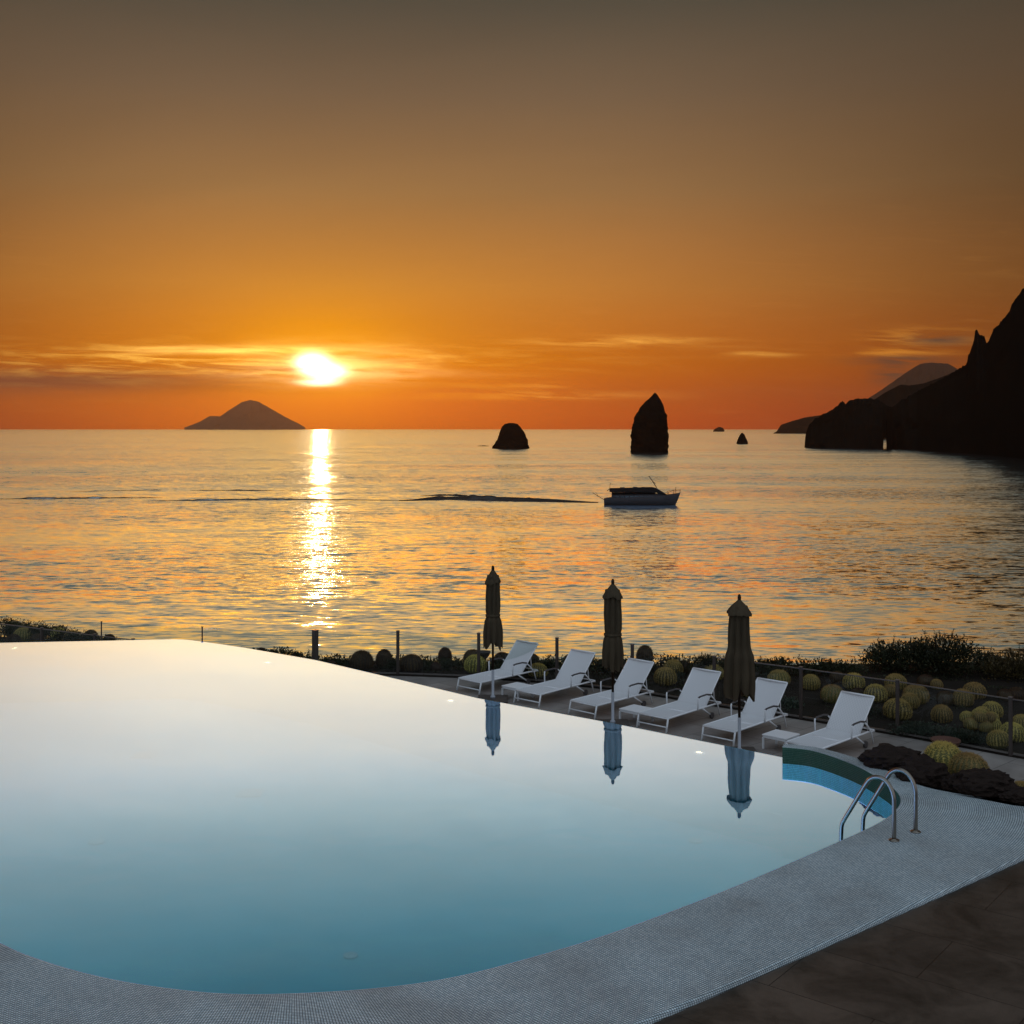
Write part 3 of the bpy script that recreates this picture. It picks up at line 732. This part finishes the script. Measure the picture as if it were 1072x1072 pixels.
# ------------------------------------------------------------------ parasols
def parasol(name, base, label, tip=2.78, capw=.17, bodyw=.16, low=.185, strap=1.02, botz=1.62, seed=0., loose=False, lean=0.):
    rt = empty(name, base); tag(rt, label, 'parasol', 'closed parasols beside the loungers')
    bs = MB(); bs.box((0, 0, .03), (.62, .62, .06)); bs.build('base_plate', M['post'], rt, bevel=.012)
    MB().lathe([(.055, .06), (.05, .1), (.028, .12), (.028, .62), (.026, .64)], 16).build('base_tube', M['tube_white'], rt)
    MB().tube([(0, 0, .6), (0, 0, tip-.08)], .024, 12).build('pole', M['pole_dark'], rt)
    MB().lathe([(.022, tip-.12), (.03, tip-.10), (.032, tip-.05), (.022, tip-.01), (.012, tip)], 14).build('finial', M['pole_dark'], rt)
    zt = tip-.10; zc = tip-.34; zb = tip-botz; N = 72; nz = 30
    def fold(a, ph, k=8): return abs(math.sin(a*k/2 + ph))
    rows = []
    for i in range(nz+1):
        q = i/nz; z = lerp(zt-.10, zb, q); row = []
        dz = tip - z
        r = interp([(0, .05), (.2, bodyw*.80), (.36, bodyw*.92), (.7, bodyw*.98), (strap-.08, bodyw*(1.02 if loose else .96)), (strap, bodyw*(1.08 if loose else .86)), (strap+.1, low*.95), (botz-.25, low*1.06), (botz, low*1.02)], dz)
        for k in range(N):
            a = 2*math.pi*k/N; tw = .55*q + seed
            depth = interp([(.2, .12), (.5, .30), (strap-.1, .32), (strap, .16 if not loose else .3), (botz, .40)], dz)
            rr = r*(1-depth + depth*fold(a, tw)*1.15 + .20*fbm((math.cos(a)*1.8, math.sin(a)*1.8, z*1.6+seed*5), 3))
            zz = z + (q**5)*((.36 if loose else .26)*fbm((math.cos(a)*1.5+seed, math.sin(a)*1.5, 3.), 3) - .09*fold(a, tw))
            row.append((rr*math.cos(a)+lean*q*.05, rr*math.sin(a), zz))
        rows.append(row)
    s = MB(); s.grid(rows, closed=True); s.face(range(N)); can = s.build('canopy', M['canvas'], rt)
    rows = []
    for i in range(11):
        q = i/10; z = lerp(zt, zc, q); row = []
        r = interp([(0, .030), (.10, .05), (.35, capw*.52), (.65, capw*.80), (.9, capw*.98), (1, capw)], q)
        for k in range(N):
            a = 2*math.pi*k/N
            rr = r*(1 - .10*q + .13*q*fold(a, seed+.3, 6) + .22*q*fbm((math.cos(a)*1.6, math.sin(a)*1.6, seed), 3))
            row.append((rr*math.cos(a), rr*math.sin(a), z - .022*q*q*fold(a, seed+.3, 6) + .10*q*fbm((math.cos(a)*1.5, math.sin(a)*1.5, seed+4), 3)))
        rows.append(row)
    s = MB(); s.grid(rows, closed=True); s.face(range(N)); s.build('vent_cap', M['canvas'], rt)
    if not loose:
        zs = tip-strap; pts = []
        MB().lathe([(bodyw*.90, zs-.025), (bodyw*.97, zs-.02), (bodyw*.97, zs+.02), (bodyw*.90, zs+.025)], 40, fn=lambda a, i, z: 1+.04*math.sin(4*a+seed)).build('strap', M['canvas'], rt)
    return rt
U = []
for px_, tipy, wy in ((516, 592, 691.5), (641.5, 606, 714), (774, 622, 739.5)):
    d = F*CZ/(wy-HY); U.append((Vector((xat(px_, d), d, DECK)), zat(tipy, d)-DECK))
parasol('closed_parasol', U[0][0], 'closed grey canvas parasol tied with a strap, left of the three', U[0][1], .165, .155, .185, 1.03, 1.60, .4)
parasol('closed_parasol', U[1][0], 'closed grey canvas parasol tied with a strap, middle of the three', U[1][1], .195, .17, .19, 1.05, 1.62, 1.7)
parasol('closed_parasol', U[2][0], 'closed grey canvas parasol hanging loose without a strap, nearest and rightmost', U[2][1], .215, .18, .25, .95, 1.66, 2.9, True)

# ------------------------------------------------------------------ loungers
def make_lounger():
    rt = empty('sun_lounger', (0, 0, 0))
    H = .255; W = .33; L = 1.28; bl = .79; an = R(46)
    T = Vector((L+.02+bl*math.cos(an), 0, H+.01+bl*math.sin(an)))
    s = MB()
    for sg in (-1, 1):
        s.tube([(0.02, sg*W, H), (L+.30, sg*W, H), (L+.55, sg*W, H-.02)], .018, 8)
    for x in (.02, L*.55, L+.1, L+.55): s.tube([(x, -W, H-.005), (x, W, H-.005)], .014, 8)
    s.build('frame', M['metal_white'], rt)
    for sg in (-1, 1):
        MB().tube([(.03, sg*W, H), (-.035, sg*(W+.004), 0.)], .018, 8).build('leg', M['metal_white'], rt)
        lg = MB().tube([(L-.12, sg*W, H), (L+.20, sg*(W+.01), .06)], .016, 8).build('leg', M['metal_white'], rt)
        s = MB(); s.tube([(L+.20, sg*(W+.02)-.018, .06), (L+.20, sg*(W+.02)+.018, .06)], .06, 18); s.build('wheel', M['arm'], lg)
        MB().tube([(L-.30, sg*(W+.025), H-.01), (L-.30, sg*(W+.03), H+.20), (L-.285, sg*(W+.03), H+.225)], .014, 8).build('arm_post', M['metal_white'], rt)
        s = MB(); s.tube([(L+.14, sg*(W+.03), H+.215), (L+.26, sg*(W+.03), H+.12), (L+.40, sg*(W+.025), H-.02), (L+.47, sg*(W+.025), .03)], .014, 8)
        ar = s.build('arm_brace', M['metal_white'], rt)
        MB().tube([(L-.29, sg*(W+.03), H+.225), (L-.22, sg*(W+.03), H+.24), (L+.0, sg*(W+.03), H+.245), (L+.15, sg*(W+.03), H+.215)], .017, 8).build('armrest', M['arm'], ar)
    MB().tube([(-.015, -W, .10), (-.015, W, .10)], .013, 8).build('stretcher', M['metal_white'], rt)
    rows = []
    for i in range(13):
        x = lerp(.02, L, i/12); rows.append([(x, y*W, H+.012-.022*(1-(y)**2)*math.sin(math.pi*i/12)**.5) for y in (-1, -.6, -.2, .2, .6, 1)])
    rows2 = [[(p[0], p[1], p[2]-.006) for p in r_] for r_ in rows]
    s = MB(); s.grid(rows); s.grid(rows2); s.build('seat', M['sling'], rt)
    rows = []
    for i in range(9):
        q = i/8; c = Vector((L+.02, 0, H+.012)).lerp(T, q)
        rows.append([(c.x + .016*(1-y*y), y*(W-.012), c.z - .016*(1-y*y)) for y in (-1, -.6, -.2, .2, .6, 1)])
    s = MB(); s.grid(rows); s.grid([[(p[0]+.005, p[1], p[2]-.005) for p in r_] for r_ in rows]); bk = s.build('backrest', M['sling'], rt)
    s = MB()
    for sg in (-1, 1): s.tube([(L+.02, sg*(W-.01), H), (T.x, sg*(W-.01), T.z)], .014, 8)
    s.tube([(T.x, -W+.01, T.z), (T.x, W-.01, T.z)], .018, 8)
    s.tube([(T.x-.22, -W+.04, T.z-.28), (L+.42, -W+.06, H)], .010, 6); s.tube([(T.x-.22, W-.04, T.z-.28), (L+.42, W-.06, H)], .010, 6)
    s.build('back_frame', M['metal_white'], bk)
    return rt
lab = ['white mesh sun lounger at the far left end of the row, behind the left parasol', 'white sun lounger second from the far end, with a side table at its left',
       'white sun lounger just behind the pole of the middle parasol', 'white sun lounger right of the middle parasol, with a side table at its left',
       'white sun lounger just behind the pole of the right parasol', 'nearest white sun lounger, rightmost and partly behind the raised pool wall']
LP = [(491,725),(552,738),(610,750),(683,764),(752,778)]
spots = [at(x, y, DECK) for x, y in LP]; spots.append(Vector((4.93, 20.2, DECK)))
lang = math.atan2(NRM.y, NRM.x); lo0 = make_lounger(); spots_o = []
for i, p in enumerate(spots):
    o = lo0 if i == 0 else copy_tree(lo0)
    o.location = p; o.rotation_euler = (0, 0, lang + (0, .03, -.02, .015, 0., -.03)[i])
    tag(o, lab[i], 'sun lounger', 'white sun loungers in a row')
def make_table():
    rt = empty('side_table', (0, 0, 0)); a = .24; h = .255
    s = MB(); s.box((0, 0, h-.012), (a*2, a*2, .024)); s.build('table_top', M['metal_white'], rt, bevel=.006)
    s = MB()
    for sx in (-1, 1): s.box((sx*(a-.015), 0, h-.04), (.026, a*2-.06, .03)); s.box((0, sx*(a-.015), h-.043), (a*2-.06, .026, .03))
    s.build('apron', M['metal_white'], rt)
    for sx in (-1, 1):
        for sy in (-1, 1): MB().box((sx*(a-.018), sy*(a-.018), (h-.05)/2), (.034, .034, h-.05)).build('leg', M['metal_white'], rt, bevel=.004)
    return rt
tb0 = make_table()
for i, (p, lb) in enumerate(((spots[1]+NRM*.36-ROW*.60, 'low white side table beside the pole of the left parasol'), (spots[3]+NRM*.30-ROW*.60, 'low white side table right of the pole of the middle parasol'), (spots[5]+NRM*.43-ROW*.68, 'low white side table between the two nearest loungers'))):
    o = tb0 if i == 0 else copy_tree(tb0); o.location = p; o.rotation_euler = (0, 0, lang)
    tag(o, lb, 'side table', 'low white side tables')

# ------------------------------------------------------------------ glass fences
def fence(name, label, pts, H, post_r=.028, rail=True, thick=(), rail_from=-99., thin=()):
    rt = empty(name, (pts[0][0], pts[0][1], DECK)); tag(rt, label, 'fence'); o3 = Vector((pts[0][0], pts[0][1], DECK))
    for i, p in enumerate(pts):
        q = Vector((p[0], p[1], DECK)) - o3; r = .055 if i in thick else (.014 if i in thin else post_r)
        s = MB(); s.box((q.x, q.y, H/2), (r*2, r*2, H), lang); po = s.build('post', M['post'], rt, bevel=.005)
        MB().box((q.x, q.y, H+.009), (r*2+.012, r*2+.012, .016), lang).build('post_cap', M['railm'], po, bevel=.003)
    for a, b in zip(pts, pts[1:]):
        A = Vector((a[0], a[1], DECK)) - o3; B = Vector((b[0], b[1], DECK)) - o3; m_ = (A+B)/2; ln = (B-A).length-.075; an = math.atan2((B-A).y, (B-A).x)
        MB().box((m_.x, m_.y, H*.5+.02), (ln, .010, H-.10), an).build('glass_panel', M['glass'], rt)
        if rail and a[0] > rail_from: MB().box((m_.x, m_.y, H-.022), (ln, .022, .018), an).build('top_rail', M['railm'], rt)
        MB().box((m_.x, m_.y, .045), (ln, .03, .03), an).build('bottom_rail', M['railm'], rt)
fence('glass_fence', 'glass panel fence on dark posts between the deck and the cactus bed', FENCE[2:17], 1.0, thick=(3,), rail_from=4., thin=(0, 1, 2))
LF = [(-14.4,30.75),(-12.8,29.75),(-11.4,28.95),(-9.8,28.05),(-8.7,27.42)]
fence('glass_fence', 'low railed glass fence behind the far left pool edge', [(x, y-.0) for x, y in LF], .78)

# ------------------------------------------------------------------ cacti
def barrel_meshes(nr=22, nv=14, spines=True, seed=0, tall=1.0):
    """unit barrel cactus: radius .5, ribs; second mesh of spine tufts along the ribs"""
    rnd = random.Random(seed); b = MB(); N = nr*4; rows = []
    for i in range(nv+1):
        ph = lerp(R(-62), R(88), i/nv); row = []
        for k in range(N):
            a = 2*math.pi*k/N; rib = .5+.5*math.cos(a*nr)
            rr = .5*math.cos(ph)**.85*(.90+.10*rib); z = .43*tall*math.sin(ph) + .43*tall*math.sin(R(62))*.95
            if ph > R(72): z -= .02*(ph-R(72))/R(16)
            row.append((rr*math.cos(a), rr*math.sin(a), z))
        rows.append(row)
    b.grid(rows, closed=True); b.face([nv*N+k for k in range(N)]); b.face(range(N))
    sp = MB()
    for k in range(nr):
        a = 2*math.pi*k/nr
        for i in range(2, 17):
            ph = lerp(R(-40), R(84), i/16); c = Vector((.5*math.cos(ph)**.85*math.cos(a), .5*math.cos(ph)**.85*math.sin(a), .43*tall*math.sin(ph)+.43*tall*.84))
            nv_ = Vector((math.cos(ph)*math.cos(a), math.cos(ph)*math.sin(a), math.sin(ph))).normalized()
            t1 = Vector((-math.sin(a), math.cos(a), 0)); t2 = nv_.cross(t1)
            for j in range(6):
                th = rnd.random()*6.283; d = (nv_*rnd.uniform(.25, .9) + t1*math.cos(th) + t2*math.sin(th)).normalized(); ln = rnd.uniform(.06, .11)*(1.3 if ph > R(60) else 1.)
                w_ = d.cross(nv_).normalized()*.010; q = len(sp.v)
                sp.v += [c-w_, c+w_, c+d*ln]; sp.face((q, q+1, q+2))
    return b, sp
protos = []
for kseed, tall in ((1, 1.), (2, 1.), (3, 1.45)):
    b, sp = barrel_meshes(20+kseed, seed=kseed, tall=tall)
    ob = b.build('barrel_cactus', M['cactus']); os_ = sp.build('spines', M['spine'], ob, recalc=False)
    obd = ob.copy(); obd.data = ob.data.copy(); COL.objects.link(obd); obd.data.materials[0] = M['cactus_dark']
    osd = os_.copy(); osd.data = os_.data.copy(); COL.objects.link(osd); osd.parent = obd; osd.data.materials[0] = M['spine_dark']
    protos.append(((ob, os_), (obd, osd)))
used = set()
def cactus(px_, py_, dia, label, var=0, dark=False, z=DECK+.03, dmin=None, group='barrel cacti in the bed behind the glass fence'):
    sc_ = (py_ - HY + .42*dia)/(CZ - z); d = F/sc_
    if dmin is not None:
        d = max(d, dmin)
    x = xat(px_, d); fy = interp(FENCE, x)
    if z < 0 and d < fy+.36 and dmin is None: d = fy+.36; x = xat(px_, d)
    D = dia*d/F*1.04
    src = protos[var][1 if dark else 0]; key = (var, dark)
    if key in used:
        o = src[0].copy(); COL.objects.link(o); c = src[1].copy(); COL.objects.link(c); c.parent = o
    else: o = src[0]; used.add(key)
    o.location = (x, d, z-.02*D); o.scale = (D, D, D*random.uniform(.88, 1.1)); o.rotation_euler = (random.uniform(-.12, .12), random.uniform(-.12, .12), random.random()*6.28)
    return tag(o, label, 'cactus', group)
CACT = [
 # far left, behind the low fence
 (24,664,18,'barrel cactus with a pale rim, second in the cluster behind the far left pool edge',0,0),(12,661,13,'small round cactus at the back of the far left cluster',0,1),
 (14,669,15,'round cactus low at the far left corner behind the pool edge',1,1),(39,669,14,'round cactus hiding behind the pool edge, right of the far left pair',0,1),
 (61,665,17,'round cactus in the middle of the far left cluster',1,0),(76,669,17,'low round cactus right of the middle of the far left cluster',0,0),(44,660,14,'small cactus just below the rail of the far left fence',1,1),
 (95,664,13,'small cactus under the second post cap of the far left fence',0,1),(115,669,12,'last small cactus at the right end of the far left cluster',1,1),
 # behind the overflow edge
 (273,684,13,'small cactus peeping over the overflow edge, left of the thick fence post',0,1),(310,689,15,'round cactus close to the left of the thick fence post',1,1),(346,697,13,'small cactus just right of the thick fence post',0,1),
 (378,695,23,'large dark round cactus right of the thick fence post',1,1),(401,692,16,'tall dark egg shaped cactus left of the second fence post',2,1),(431,695,23,'broad dark cactus right of the second fence post',0,1),
 (466,690,14,'tall slim dark cactus between the second and third fence posts',2,1),(456,698,11,'little cactus at the foot of the tall slim one',0,1),(495,688,19,'round cactus behind the left parasol pole, below the bowl',1,1),
 (497,698,22,'front cactus left of the left parasol pole',0,0),(525,690,18,'cactus between the left parasol pole and the first lounger back',1,1),(557,689,13,'small cactus just right of the first lounger back',0,1),
 (563,703,19,'golden cactus between the first and second lounger backs',1,0),(573,697,14,'small cactus behind the golden one between the first two loungers',0,1),(596,692,14,'cactus behind the second lounger back',1,1),
 (630,695,13,'cactus behind the middle parasol canopy, left side',0,1),(657,699,12,'small cactus right of the middle parasol canopy',1,1),(674,689,17,'tall dark cactus beside the fence post behind the third lounger',2,1),
 (664,702,11,'low cactus at the left of the third lounger back',0,1),
 (696,708,22,'large golden cactus directly right of the third lounger back',0,0),(705,700,19,'golden cactus touching the large one right of the third lounger',1,0),(715,698,16,'dim cactus at the back right of the third lounger',0,1),
 (747,703,22,'golden cactus behind the fourth lounger back',1,0),(788,721,20,'golden cactus left of the fifth lounger back, by the right parasol',0,0),(816,709,22,'lone golden cactus above the fifth lounger back',1,0),
 (849,714,18,'golden cactus just right of the fence post by the fifth lounger',0,0),(871,726,23,'large golden cactus left of the nearest lounger back',1,0),(877,709,15,'dark small cactus at the back beneath the fence rail',0,1),
 (894,713,21,'greenish cactus below the fence rail left of the big bushes',1,0),(898,725,15,'small brown cactus right of the nearest lounger back',0,1),(917,726,22,'golden cactus right of the brown one by the nearest lounger',0,0),
 (932,724,15,'small golden cactus touching the left of the tall fence post',1,0),(938,713,21,'bright golden cactus above the tall fence post, at the bushes foot',0,0),(939,742,27,'largest golden cactus, low in front of the tall fence post',1,0),
 (953,734,18,'golden cactus just right of the tall fence post',0,0),(959,726,25,'large golden cactus right of the tall fence post, under the rail',1,0),(969,712,17,'reddish brown cactus at the foot of the big round bush',0,1),
 (980,717,12,'tiny golden cactus beside the reddish brown one',0,0),(986,748,20,'solitary golden cactus in the middle of the bare soil',1,0),(990,730,18,'dim brown cactus under the rail above the solitary one',0,1),
 (1008,731,20,'golden cactus paired with the dim brown one under the rail',0,0),(1020,722,22,'bright golden cactus rising above the rail right of the big bush',1,0),(1039,744,20,'golden cactus behind the many headed clump',0,0),
 (1046,775,22,'front golden cactus left of the rightmost fence post',1,0),(1059,766,24,'golden cactus behind the rightmost fence post',0,0),(1052,727,16,'dark brown cactus left of the rightmost fence post top',0,1),
 (1065,726,18,'brown cactus right of the rightmost fence post top',1,1),(1070,755,18,'golden cactus cut by the right picture edge, beyond the fence',0,0),
]
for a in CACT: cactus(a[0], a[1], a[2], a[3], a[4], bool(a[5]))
# many headed clump: one plant
p = at(1026, 764, DECK+.03); rt = tag(empty('clustered_cactus', p), 'many headed golden cactus clump of small round heads on bare soil', 'cactus')
for i, (dx, dy, z, r) in enumerate([(0,0,.20,.30),(-.2,-.1,.08,.27),(.02,-.2,.06,.25),(.2,-.12,.07,.27),(.24,.06,.15,.26),(-.22,.06,.17,.25),(.08,.1,.24,.26),(-.06,-.14,.22,.24),(.12,-.12,.20,.24)]):
    o = protos[i % 2][0][0].copy(); o.name = 'head'; COL.objects.link(o); o.parent = rt; o.location = (dx, dy, z-.05); o.scale = (r, r, r); o.rotation_euler = (0, 0, i)
    c = protos[i % 2][0][1].copy(); COL.objects.link(c); c.parent = o
    for k in ('label', 'category', 'group'):
        if k in o: del o[k]

# ------------------------------------------------------------------ rocks by the ladder, with cacti
def rock(px_, py_, w_, h_, label, seed, z0=RIM-.28, d=None, rz=0.):
    import bmesh
    bm = bmesh.new(); bmesh.ops.create_icosphere(bm, subdivisions=4, radius=.5)
    for v in bm.verts:
        p_ = v.co.copy(); n_ = p_.normalized()
        cl = mnoise.cell_vector(Vector((n_.x*1.6+seed, n_.y*1.6, n_.z*1.6))).x
        k = 1.05 + .34*fbm((n_.x*1.5+seed, n_.y*1.5, n_.z*1.5), 2) + .16*(mnoise.voronoi(Vector((n_.x*1.7+seed, n_.y*1.7, n_.z*1.7)))[0][0]-.4) + .30*(.5-abs(fbm((n_.x*3+seed, n_.y*3, n_.z*3), 3)))*.8 + .22*fbm((n_.x*7+seed, n_.y*7, n_.z*7), 3) + .35*(mnoise.voronoi(Vector((n_.x*2.6+seed, n_.y*2.6, n_.z*2.6)))[0][1]-mnoise.voronoi(Vector((n_.x*2.6+seed, n_.y*2.6, n_.z*2.6)))[0][0]-.25)
        v.co = p_*k
        v.co.z = max(v.co.z, -.42)
    me = bpy.data.meshes.new('lava_rock'); bm.to_mesh(me); bm.free(); me.materials.append(M['rock'])
    o = bpy.data.objects.new('lava_rock', me); COL.objects.link(o)
    if d is None: d = F*(CZ-RIM)/(py_+h_*.5-HY)
    o.scale = (w_*d/F, w_*d/F*.75, h_*d/F); o.location = (xat(px_, d), d, zat(py_, d)); o.rotation_euler = (0, 0, rz)
    return tag(o, label, 'rock', 'dark lava rocks edging the pool rim')
rock(934, 796, 56, 26, 'jagged dark lava rock with a ridge, behind the raised pool wall', 1.3, d=16.2, z0=.1)
rock(966, 811, 46, 30, 'dark lava rock in front of the left of the two rock cacti', 4.1, d=15.55)
rock(1000, 823, 24, 22, 'small dark lava rock wedged between the two larger ones', 7.7, d=15.15)
rock(1030, 821, 56, 26, 'smooth rounded dark lava rock in front of the right rock cactus', 9.2, d=15.0)
rock(1074, 836, 44, 18, 'flat dark lava rock at the right picture edge', 12.9, d=14.65)
rock(915, 798, 26, 18, 'low dark lava rock at the left end beside the raised pool wall', 15.5, d=16.35)
s = MB()                                                       # planted strip of gravel between coping and deck
s.grid([[Vector((p.x+.02, p.y+.02, RIM-.10)), Vector((p.x+.9, p.y+.95, RIM-.18)), Vector((p.x+1.3, p.y+1.3, DECK-.05))] for p in [at(x, y, RIM).xy for x, y in ((900,797.5),(924,808),(970,826),(1039,837),(1072,844.7),(1110,850))]])
tag(s.build('rock_bed', M['soil']), kind='structure')
cactus(987.5, 796, 38, 'big golden barrel cactus standing behind the dark rocks, left of two', 0, False, .05, 16.25, 'barrel cacti among the lava rocks')
cactus(1013, 804, 38, 'big golden barrel cactus in front of its neighbour, right of two among the rocks', 1, False, .05, 15.75, 'barrel cacti among the lava rocks')
cactus(1069, 828, 26, 'golden cactus at the right picture edge beside the flat rock', 0, False, .05, 15.1, 'barrel cacti among the lava rocks')

# pots
p = at(990, 786, DECK)
s = MB(); s.lathe([(.15, 0), (.17, .02), (.225, .14), (.235, .17), (.25, .175), (.25, .20), (.225, .20), (.20, .15), (.02, .14)], 28)
o = s.build('terracotta_bowl', M['terracotta']); o.location = p; tag(o, 'low terracotta bowl on the deck against the glass fence', 'pot')
d = 27.4; p = Vector((xat(506, d), d, DECK))
rt = tag(empty('bowl_planter', p), 'dark shallow bowl raised on a stem behind the left parasol pole', 'planter')
MB().lathe([(.11, 0), (.11, .03), (.04, .06), (.035, .30), (.06, .33)], 18).build('stem', M['urn'], rt)
MB().lathe([(.06, .33), (.13, .40), (.165, .48), (.17, .50), (.155, .50), (.13, .45), (.02, .44)], 20).build('bowl', M['urn'], rt)

# ------------------------------------------------------------------ shrubs
def leaf_cloud(mb, c, rad, n, sz, rnd, dome=True, up=.4, shell=.55, slim=.4):
    c = Vector(c); k = 0
    while k < n:
        v = Vector((rnd.gauss(0, 1), rnd.gauss(0, 1), rnd.gauss(0, 1))).normalized()
        if dome and v.z < -.15: v.z = -v.z
        r = (shell + (1-shell)*rnd.random())*(1 + .30*fbm((v.x*2.2+c.x, v.y*2.2+c.y, v.z*2.2), 3))
        p = c + Vector((v.x*rad[0]*r, v.y*rad[1]*r, v.z*rad[2]*r))
        d = (v*.8 + Vector((rnd.gauss(0, .5), rnd.gauss(0, .5), rnd.gauss(0, .4)+up))).normalized()
        s_ = sz*rnd.uniform(.6, 1.35); sd = d.cross(Vector((rnd.gauss(0, 1), rnd.gauss(0, 1), rnd.gauss(0, 1)))).normalized()*s_*slim
        b = len(mb.v); mb.v += [p-d*s_*.5, p+sd*.5, p+d*s_*.5, p-sd*.5]; mb.face((b, b+1, b+2, b+3)); k += 1
def shrub(name, loc, rad, n, sz, mat, label, seed, group=None, clumps=5, sprigs=20, slim=.4):
    rnd = random.Random(seed); rt = tag(empty(name, loc), label, 'shrub', group)
    s = MB()
    leaf_cloud(s, (0, 0, .05), rad, n//2, sz, rnd, shell=.35, slim=slim)
    for k in range(clumps):
        a = rnd.random()*6.28; q = rnd.uniform(.25, .75)
        leaf_cloud(s, (rad[0]*q*math.cos(a), rad[1]*q*math.sin(a), rad[2]*rnd.uniform(.2, .6)), tuple(x*rnd.uniform(.35, .5) for x in rad), n//2//clumps, sz, rnd, shell=.4, slim=slim)
    tw = MB()
    for k in range(sprigs):
        a = rnd.random()*6.28; q = rnd.uniform(.2, .95); tip = Vector((rad[0]*q*math.cos(a), rad[1]*q*math.sin(a), rad[2]*math.sqrt(max(0, 1-q*q))*rnd.uniform(1.0, 1.25)))
        tw.tube([(0, 0, -.05), tip*.5+Vector((0, 0, .04)), tip], [.014, .008, .003], 4, smooth=False)
        for j in range(14):
            u = rnd.uniform(.7, 1.); p = tip*u; d = Vector((rnd.gauss(0, 1), rnd.gauss(0, 1), rnd.gauss(.6, .7))).normalized()*sz; sd = d.cross(Vector((0, 0, 1)))*.35*slim/.4
            b = len(s.v); s.v += [p, p+d*.5+sd*.5, p+d, p+d*.5-sd*.5]; s.face((b, b+1, b+2, b+3))
    s.build('foliage', mat, rt, recalc=False); tw.build('branch', M['stem'], rt)
    return rt
def spot(px_, d): return Vector((xat(px_, d), d, DECK+.02))
shrub('round_shrub', spot(985, 27.2), (1.15, .9, .86), 5200, .085, M['leaf_dark'], 'largest dark round bush at the seaward edge, right of centre bed', 11, clumps=9, sprigs=60)
shrub('round_shrub', spot(929, 27.5), (.72, .6, .68), 2600, .075, M['leaf_dark'], 'smaller dark bush growing against the left of the largest bush', 12, clumps=6, sprigs=40)
shrub('round_shrub', spot(1066, 26.6), (.95, .8, .62), 3000, .075, M['leaf_olive'], 'olive brown bush at the right picture edge above the fence', 13, clumps=6, sprigs=40)
gl = 'low dark shrub in the hedge along the seaward edge of the cactus bed'
k = 0
for px_, d, h in ((228,28.4,.22),(250,28.4,.30),(270,28.3,.30),(292,28.2,.36),(318,28.1,.26),(352,28.0,.22),(415,27.9,.22),(448,27.9,.2),(480,27.7,.2),(512,27.6,.28),(545,27.6,.34),(580,27.4,.34),(612,27.4,.32),(648,27.2,.36),(690,27.3,.36),(716,27.2,.36),(745,27.1,.4),(775,27.0,.36),(808,27.0,.34),(832,27.0,.38),(860,27.0,.33),(885,27.,.30),(1030,27.6,.45),(1045,27.4,.3)):
    k += 1; shrub('low_shrub', spot(px_, d), (.58, .4, h+.04), 1100, .07, M['leaf_dark'], gl, 40+k, 'low shrubs along the seaward edge', 4, 5)
for px_, d, h in ((5,33.,.42),(18,32.8,.40),(30,32.6,.40),(42,32.4,.39),(54,32.2,.37),(66,31.9,.36),(78,31.6,.34),(90,31.3,.32),(102,31.1,.29),(114,30.8,.27),(127,30.4,.23),(142,30.2,.19),(158,29.8,.17)):
    k += 1; shrub('low_shrub', spot(px_, d-.9), (.5, .4, h*1.12+.03), 1300, .06, M['leaf_dark'], 'low dark shrub in the hedge behind the far left fence', 80+k, 'low shrubs behind the far left fence', 4, 3)
shrub('spiky_plant', spot(740, 26.6), (.42, .3, .50), 420, .13, M['leaf_dark'], 'upright spiky plant rising left of the right parasol canopy', 31, None, 2, 34, slim=.22)
shrub('spiky_plant', spot(797, 26.4), (.25, .2, .48), 160, .10, M['leaf_dark'], 'thin sprigs rising right of the right parasol canopy', 32, None, 2, 18, slim=.22)
for (px_, py_, w_, lb) in ((966,772,.62,'pale grey green mat plant just inside the fence right of the tall post'),(1000,783,.55,'grey green mat plant behind the terracotta bowl'),(1024,788,.5,'grey green mat plant left of the rightmost post foot'),(700,712,.35,'small green tuft at the foot of the cacti behind the third lounger'),(826,742,.3,'small grey tuft behind the fifth lounger back'),(905,748,.35,'small dim tuft behind the nearest lounger back')):
    p = at(px_, py_, DECK+.02); p.y = max(p.y, interp(FENCE, p.x)+.3)
    k += 1; shrub('mat_plant', p, (w_, .3, .20), 900, .06, M['leaf_grey'], lb, 120+k, None, 4, 6)
# creeping ground cover between the cacti
s = MB(); rnd = random.Random(5)
for k in range(420):
    x = rnd.uniform(-14, 16); fy = interp(FENCE, x); y = rnd.uniform(fy+.15, max(edge_y(x), fy+1.)-.1)
    if fbm((x*.5, y*.5, 8.), 2) < -.08: continue
    leaf_cloud(s, (x, y, DECK+.04), (rnd.uniform(.12, .3), rnd.uniform(.12, .3), rnd.uniform(.03, .10)), 26, .055, rnd)
tag(s.build('ground_cover', M['leaf_dark'], recalc=False), kind='stuff')
for (o, c) in [x for p_ in protos for x in p_]:
    if 'label' not in o:
        bpy.data.objects.remove(c); bpy.data.objects.remove(o)

# ------------------------------------------------------------------ sea haze
hm, t = newmat('sea_haze')
pv = t.n('ShaderNodeVolumePrincipled'); pv.inputs['Color'].default_value = (.98, .78, .60, 1); pv.inputs['Density'].default_value = 3.4e-5; pv.inputs['Anisotropy'].default_value = .7
ho = t.n('ShaderNodeOutputMaterial'); t.L.new(pv.outputs[0], ho.inputs['Volume'])
o = MB().box((0, 8800, (560-20.5)/2), (90000, 18400, 580.5)).build('haze', hm); tag(o, kind='stuff')
sc.cycles.volume_bounces = 0
